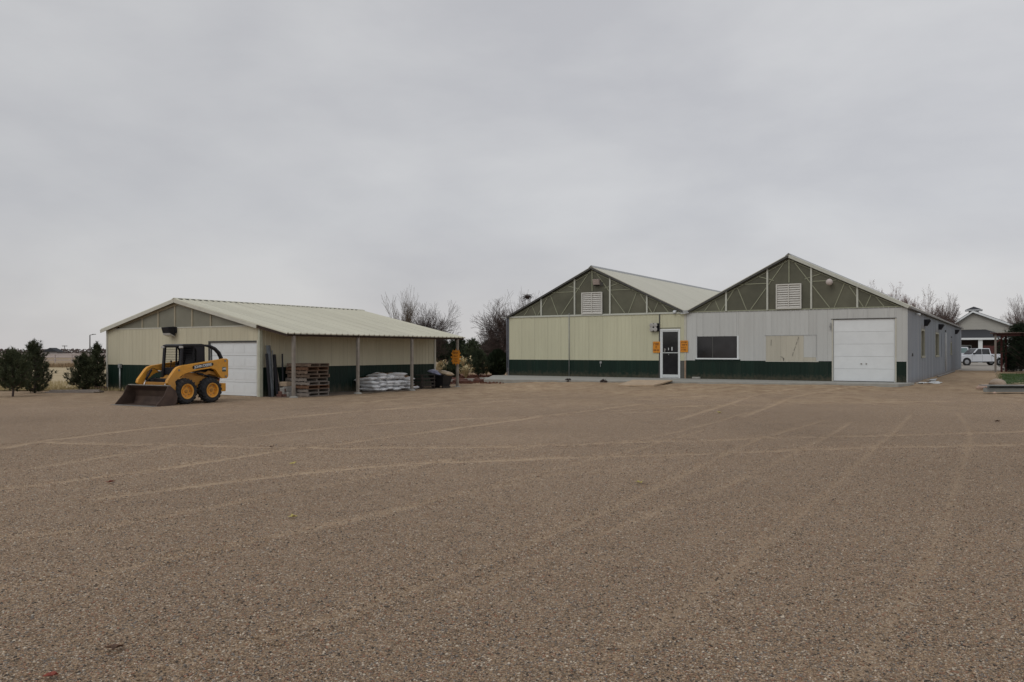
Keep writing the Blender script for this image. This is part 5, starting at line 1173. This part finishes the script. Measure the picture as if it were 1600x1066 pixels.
# pergola at right
PY = 61
pg = thing('red_pergola', 'reddish wooden shelter with wavy roof edge in front of the dark pine', 'pergola', (at(1554, PY), PY, .12), -.54)
for (x, y) in ((.06, 0), (.45, 1.1), (4.2, 0), (4.4, 2.4), (.75, 2.6)):
    MB().box(x-.07, x+.07, y-.07, y+.07, 0, 2.85).build('post', WOODG if (x, y) == (.06, 0) else REDB, pg)
for y in (0, 1.2, 2.5): MB().box(-.1, 4.6, y-.05, y+.05, 2.80 if y != 0 else 2.72, 2.92).build('beam', REDB, pg)
MB().bar((.12, 0, 2.25), (.65, 0, 2.75), .07, .09).build('brace', REDB, pg)
prf = [(i*.1, 2.93+.035*(i % 2)) for i in range(-3, 49)]
MB().prism(prf+[(x, z+.02) for x, z in prf[::-1]], -.35, 2.9).build('roof', mat('faded_red_roof', (.26, .17, .15), .7, .2, 5), pg)
pine('large_pine', 'large dense dark pine behind the reddish shelter at the right edge', at(1596, 66), 66, .12, 3.9, 2.0, 81, m=NEEDD, tufts=1700, needle=.24, nn=18, w=.016, low=.05)
pine('large_pine', 'dark pine cut by the right edge of the view', at(1618, 60), 60, .12, 3.6, 1.9, 82, m=NEEDD, tufts=1500, needle=.24, nn=18, w=.016, low=.05)
pine('small_pine', 'low dark juniper at the foot of the reddish shelter', at(1580, 63), 63, .12, 1.5, .9, 83, m=NEEDD, tufts=500, needle=.18, nn=16, w=.014, low=.02)
# boulders
def rock(name, label, x, y, z, sx_, sy_, sz_, seed, m):
    import bmesh
    b3 = bmesh.new(); bmesh.ops.create_icosphere(b3, subdivisions=3, radius=1)
    for v_ in b3.verts:
        n_ = noise.noise(v_.co*1.3+Vector((seed*3.1, 0, 0)))*.22+noise.noise(v_.co*3.5+Vector((seed, 2, 0)))*.07; v_.co *= 1+n_; v_.co.x *= sx_; v_.co.y *= sy_; v_.co.z = max(v_.co.z, -.6)*sz_
    me_ = bpy.data.meshes.new(name); b3.to_mesh(me_); b3.free(); me_.materials.append(m); me_.polygons.foreach_set('use_smooth', [True]*len(me_.polygons))
    o = place(name, me_, None, (x, y, z+sz_*.4), (0, 0, seed)); return tag(o, label, 'boulder')
rock('boulder', 'large flat tan boulder behind the timber edging', at(1559, 38.2), 38.2, .10, .46, .36, .22, 1, ROCK)
rock('boulder', 'small pinkish rock at the left end of the timber edging', at(1533, 34.6), 34.6, .10, .20, .17, .12, 2, ROCKP)
rock('boulder', 'small pale rock just behind the pinkish one', at(1539, 35.8), 35.8, .10, .22, .17, .11, 3, ROCKP)
rock('boulder', 'tiny pale stone before the timber edging', at(1554, 31), 31, .10, .07, .06, .04, 4, ROCKP)
EDG = mat('grey_green_timber', (.24, .25, .24), .8, .15, 4, bump=.2)
for i, (y, z, d, px) in enumerate(((32.4, .10, .16, 1538), (32.8, .16, .17, 1544))):
    x0 = at(px, y); tag(MB().box(0, 9, -.09, .09, 0, d).build('timber', EDG, None, bevel=.012, loc=(x0, y, z-.02), rot=(0, 0, -.03)), ['front grey landscape timber at the right edge', 'rear grey landscape timber behind the front one'][i], 'timber', 'landscape timbers at the right edge')
tag(MB().box(0, 9, 0, .6, 0, .03).build('plank', EDG, None, loc=(at(1541, 32.2), 32.15, .325), rot=(0, 0, -.03)), 'flat grey board laid over the landscape timbers', 'plank')
# leaves on the gravel
def leaf(x, y, s, seed, m, lab):
    q = random.Random(seed); mb = MB(); n = 9; V = [(0, 0, .01)]
    for i in range(n):
        a = i/n*6.283; r_ = s*(1 if i % 2 else .55)*q.uniform(.8, 1.2); V.append((math.cos(a)*r_, math.sin(a)*r_, .01+s*.5*q.random()))
    mb.add(V, [(0, 1+i, 1+(i+1) % n) for i in range(n)]); zz = float(zsample(np.array([x]), np.array([y]))[0])
    o = mb.build('dead_leaf', m, None, loc=(x, y, zz+.01), fix=False); o.modifiers.new('t', 'SOLIDIFY').thickness = .003; return tag(o, lab, 'leaf')
BRL = mat('brown_leaf', (.10, .055, .035), .8, .3, 20); YL = mat('yellow_leaf', (.45, .38, .12), .8, .2, 20); RL = mat('red_leaf', (.24, .06, .04), .8, .2, 20)
g_ = lambda px, py: unpx((px, py))
for i, (px, py, s, m_, lab) in enumerate(((180, 1019, .05, BRL, 'curled dark brown leaf near the lower left corner'), (172, 755, .05, RL, 'rust leaf on the gravel left of centre'), (80, 1063, .04, RL, 'red leaf at the bottom left edge'),
        (1000, 756, .06, YL, 'pale yellow leaf on the gravel right of centre'), (458, 812, .05, YL, 'pale leaf or chip on the gravel left of centre'), (458, 726, .05, YL, 'pale chip on the gravel below the porch'), (1124, 646, .09, YL, 'yellow leaf below the plywood ramp'), (1558, 660, .09, BRL, 'dark leaf on the gravel at the right'), (425, 704, .05, BRL, 'dark leaf on the gravel below the pallets'))):
    x, y = g_(px, py); leaf(x, y, s, i, m_, lab)
for i, (px, Y) in enumerate(((888, 43.6), (943, 42.4))):
    leafy('weed_clump', ['dark dry weed clump against the slab left of centre', 'dark dry weed clump against the slab left of the ramp'][i], 'weed', at(px, Y-1.6), Y-1.6, .05, .16, .1, 120, BARK, .1, 90+i)
PAL_ = None
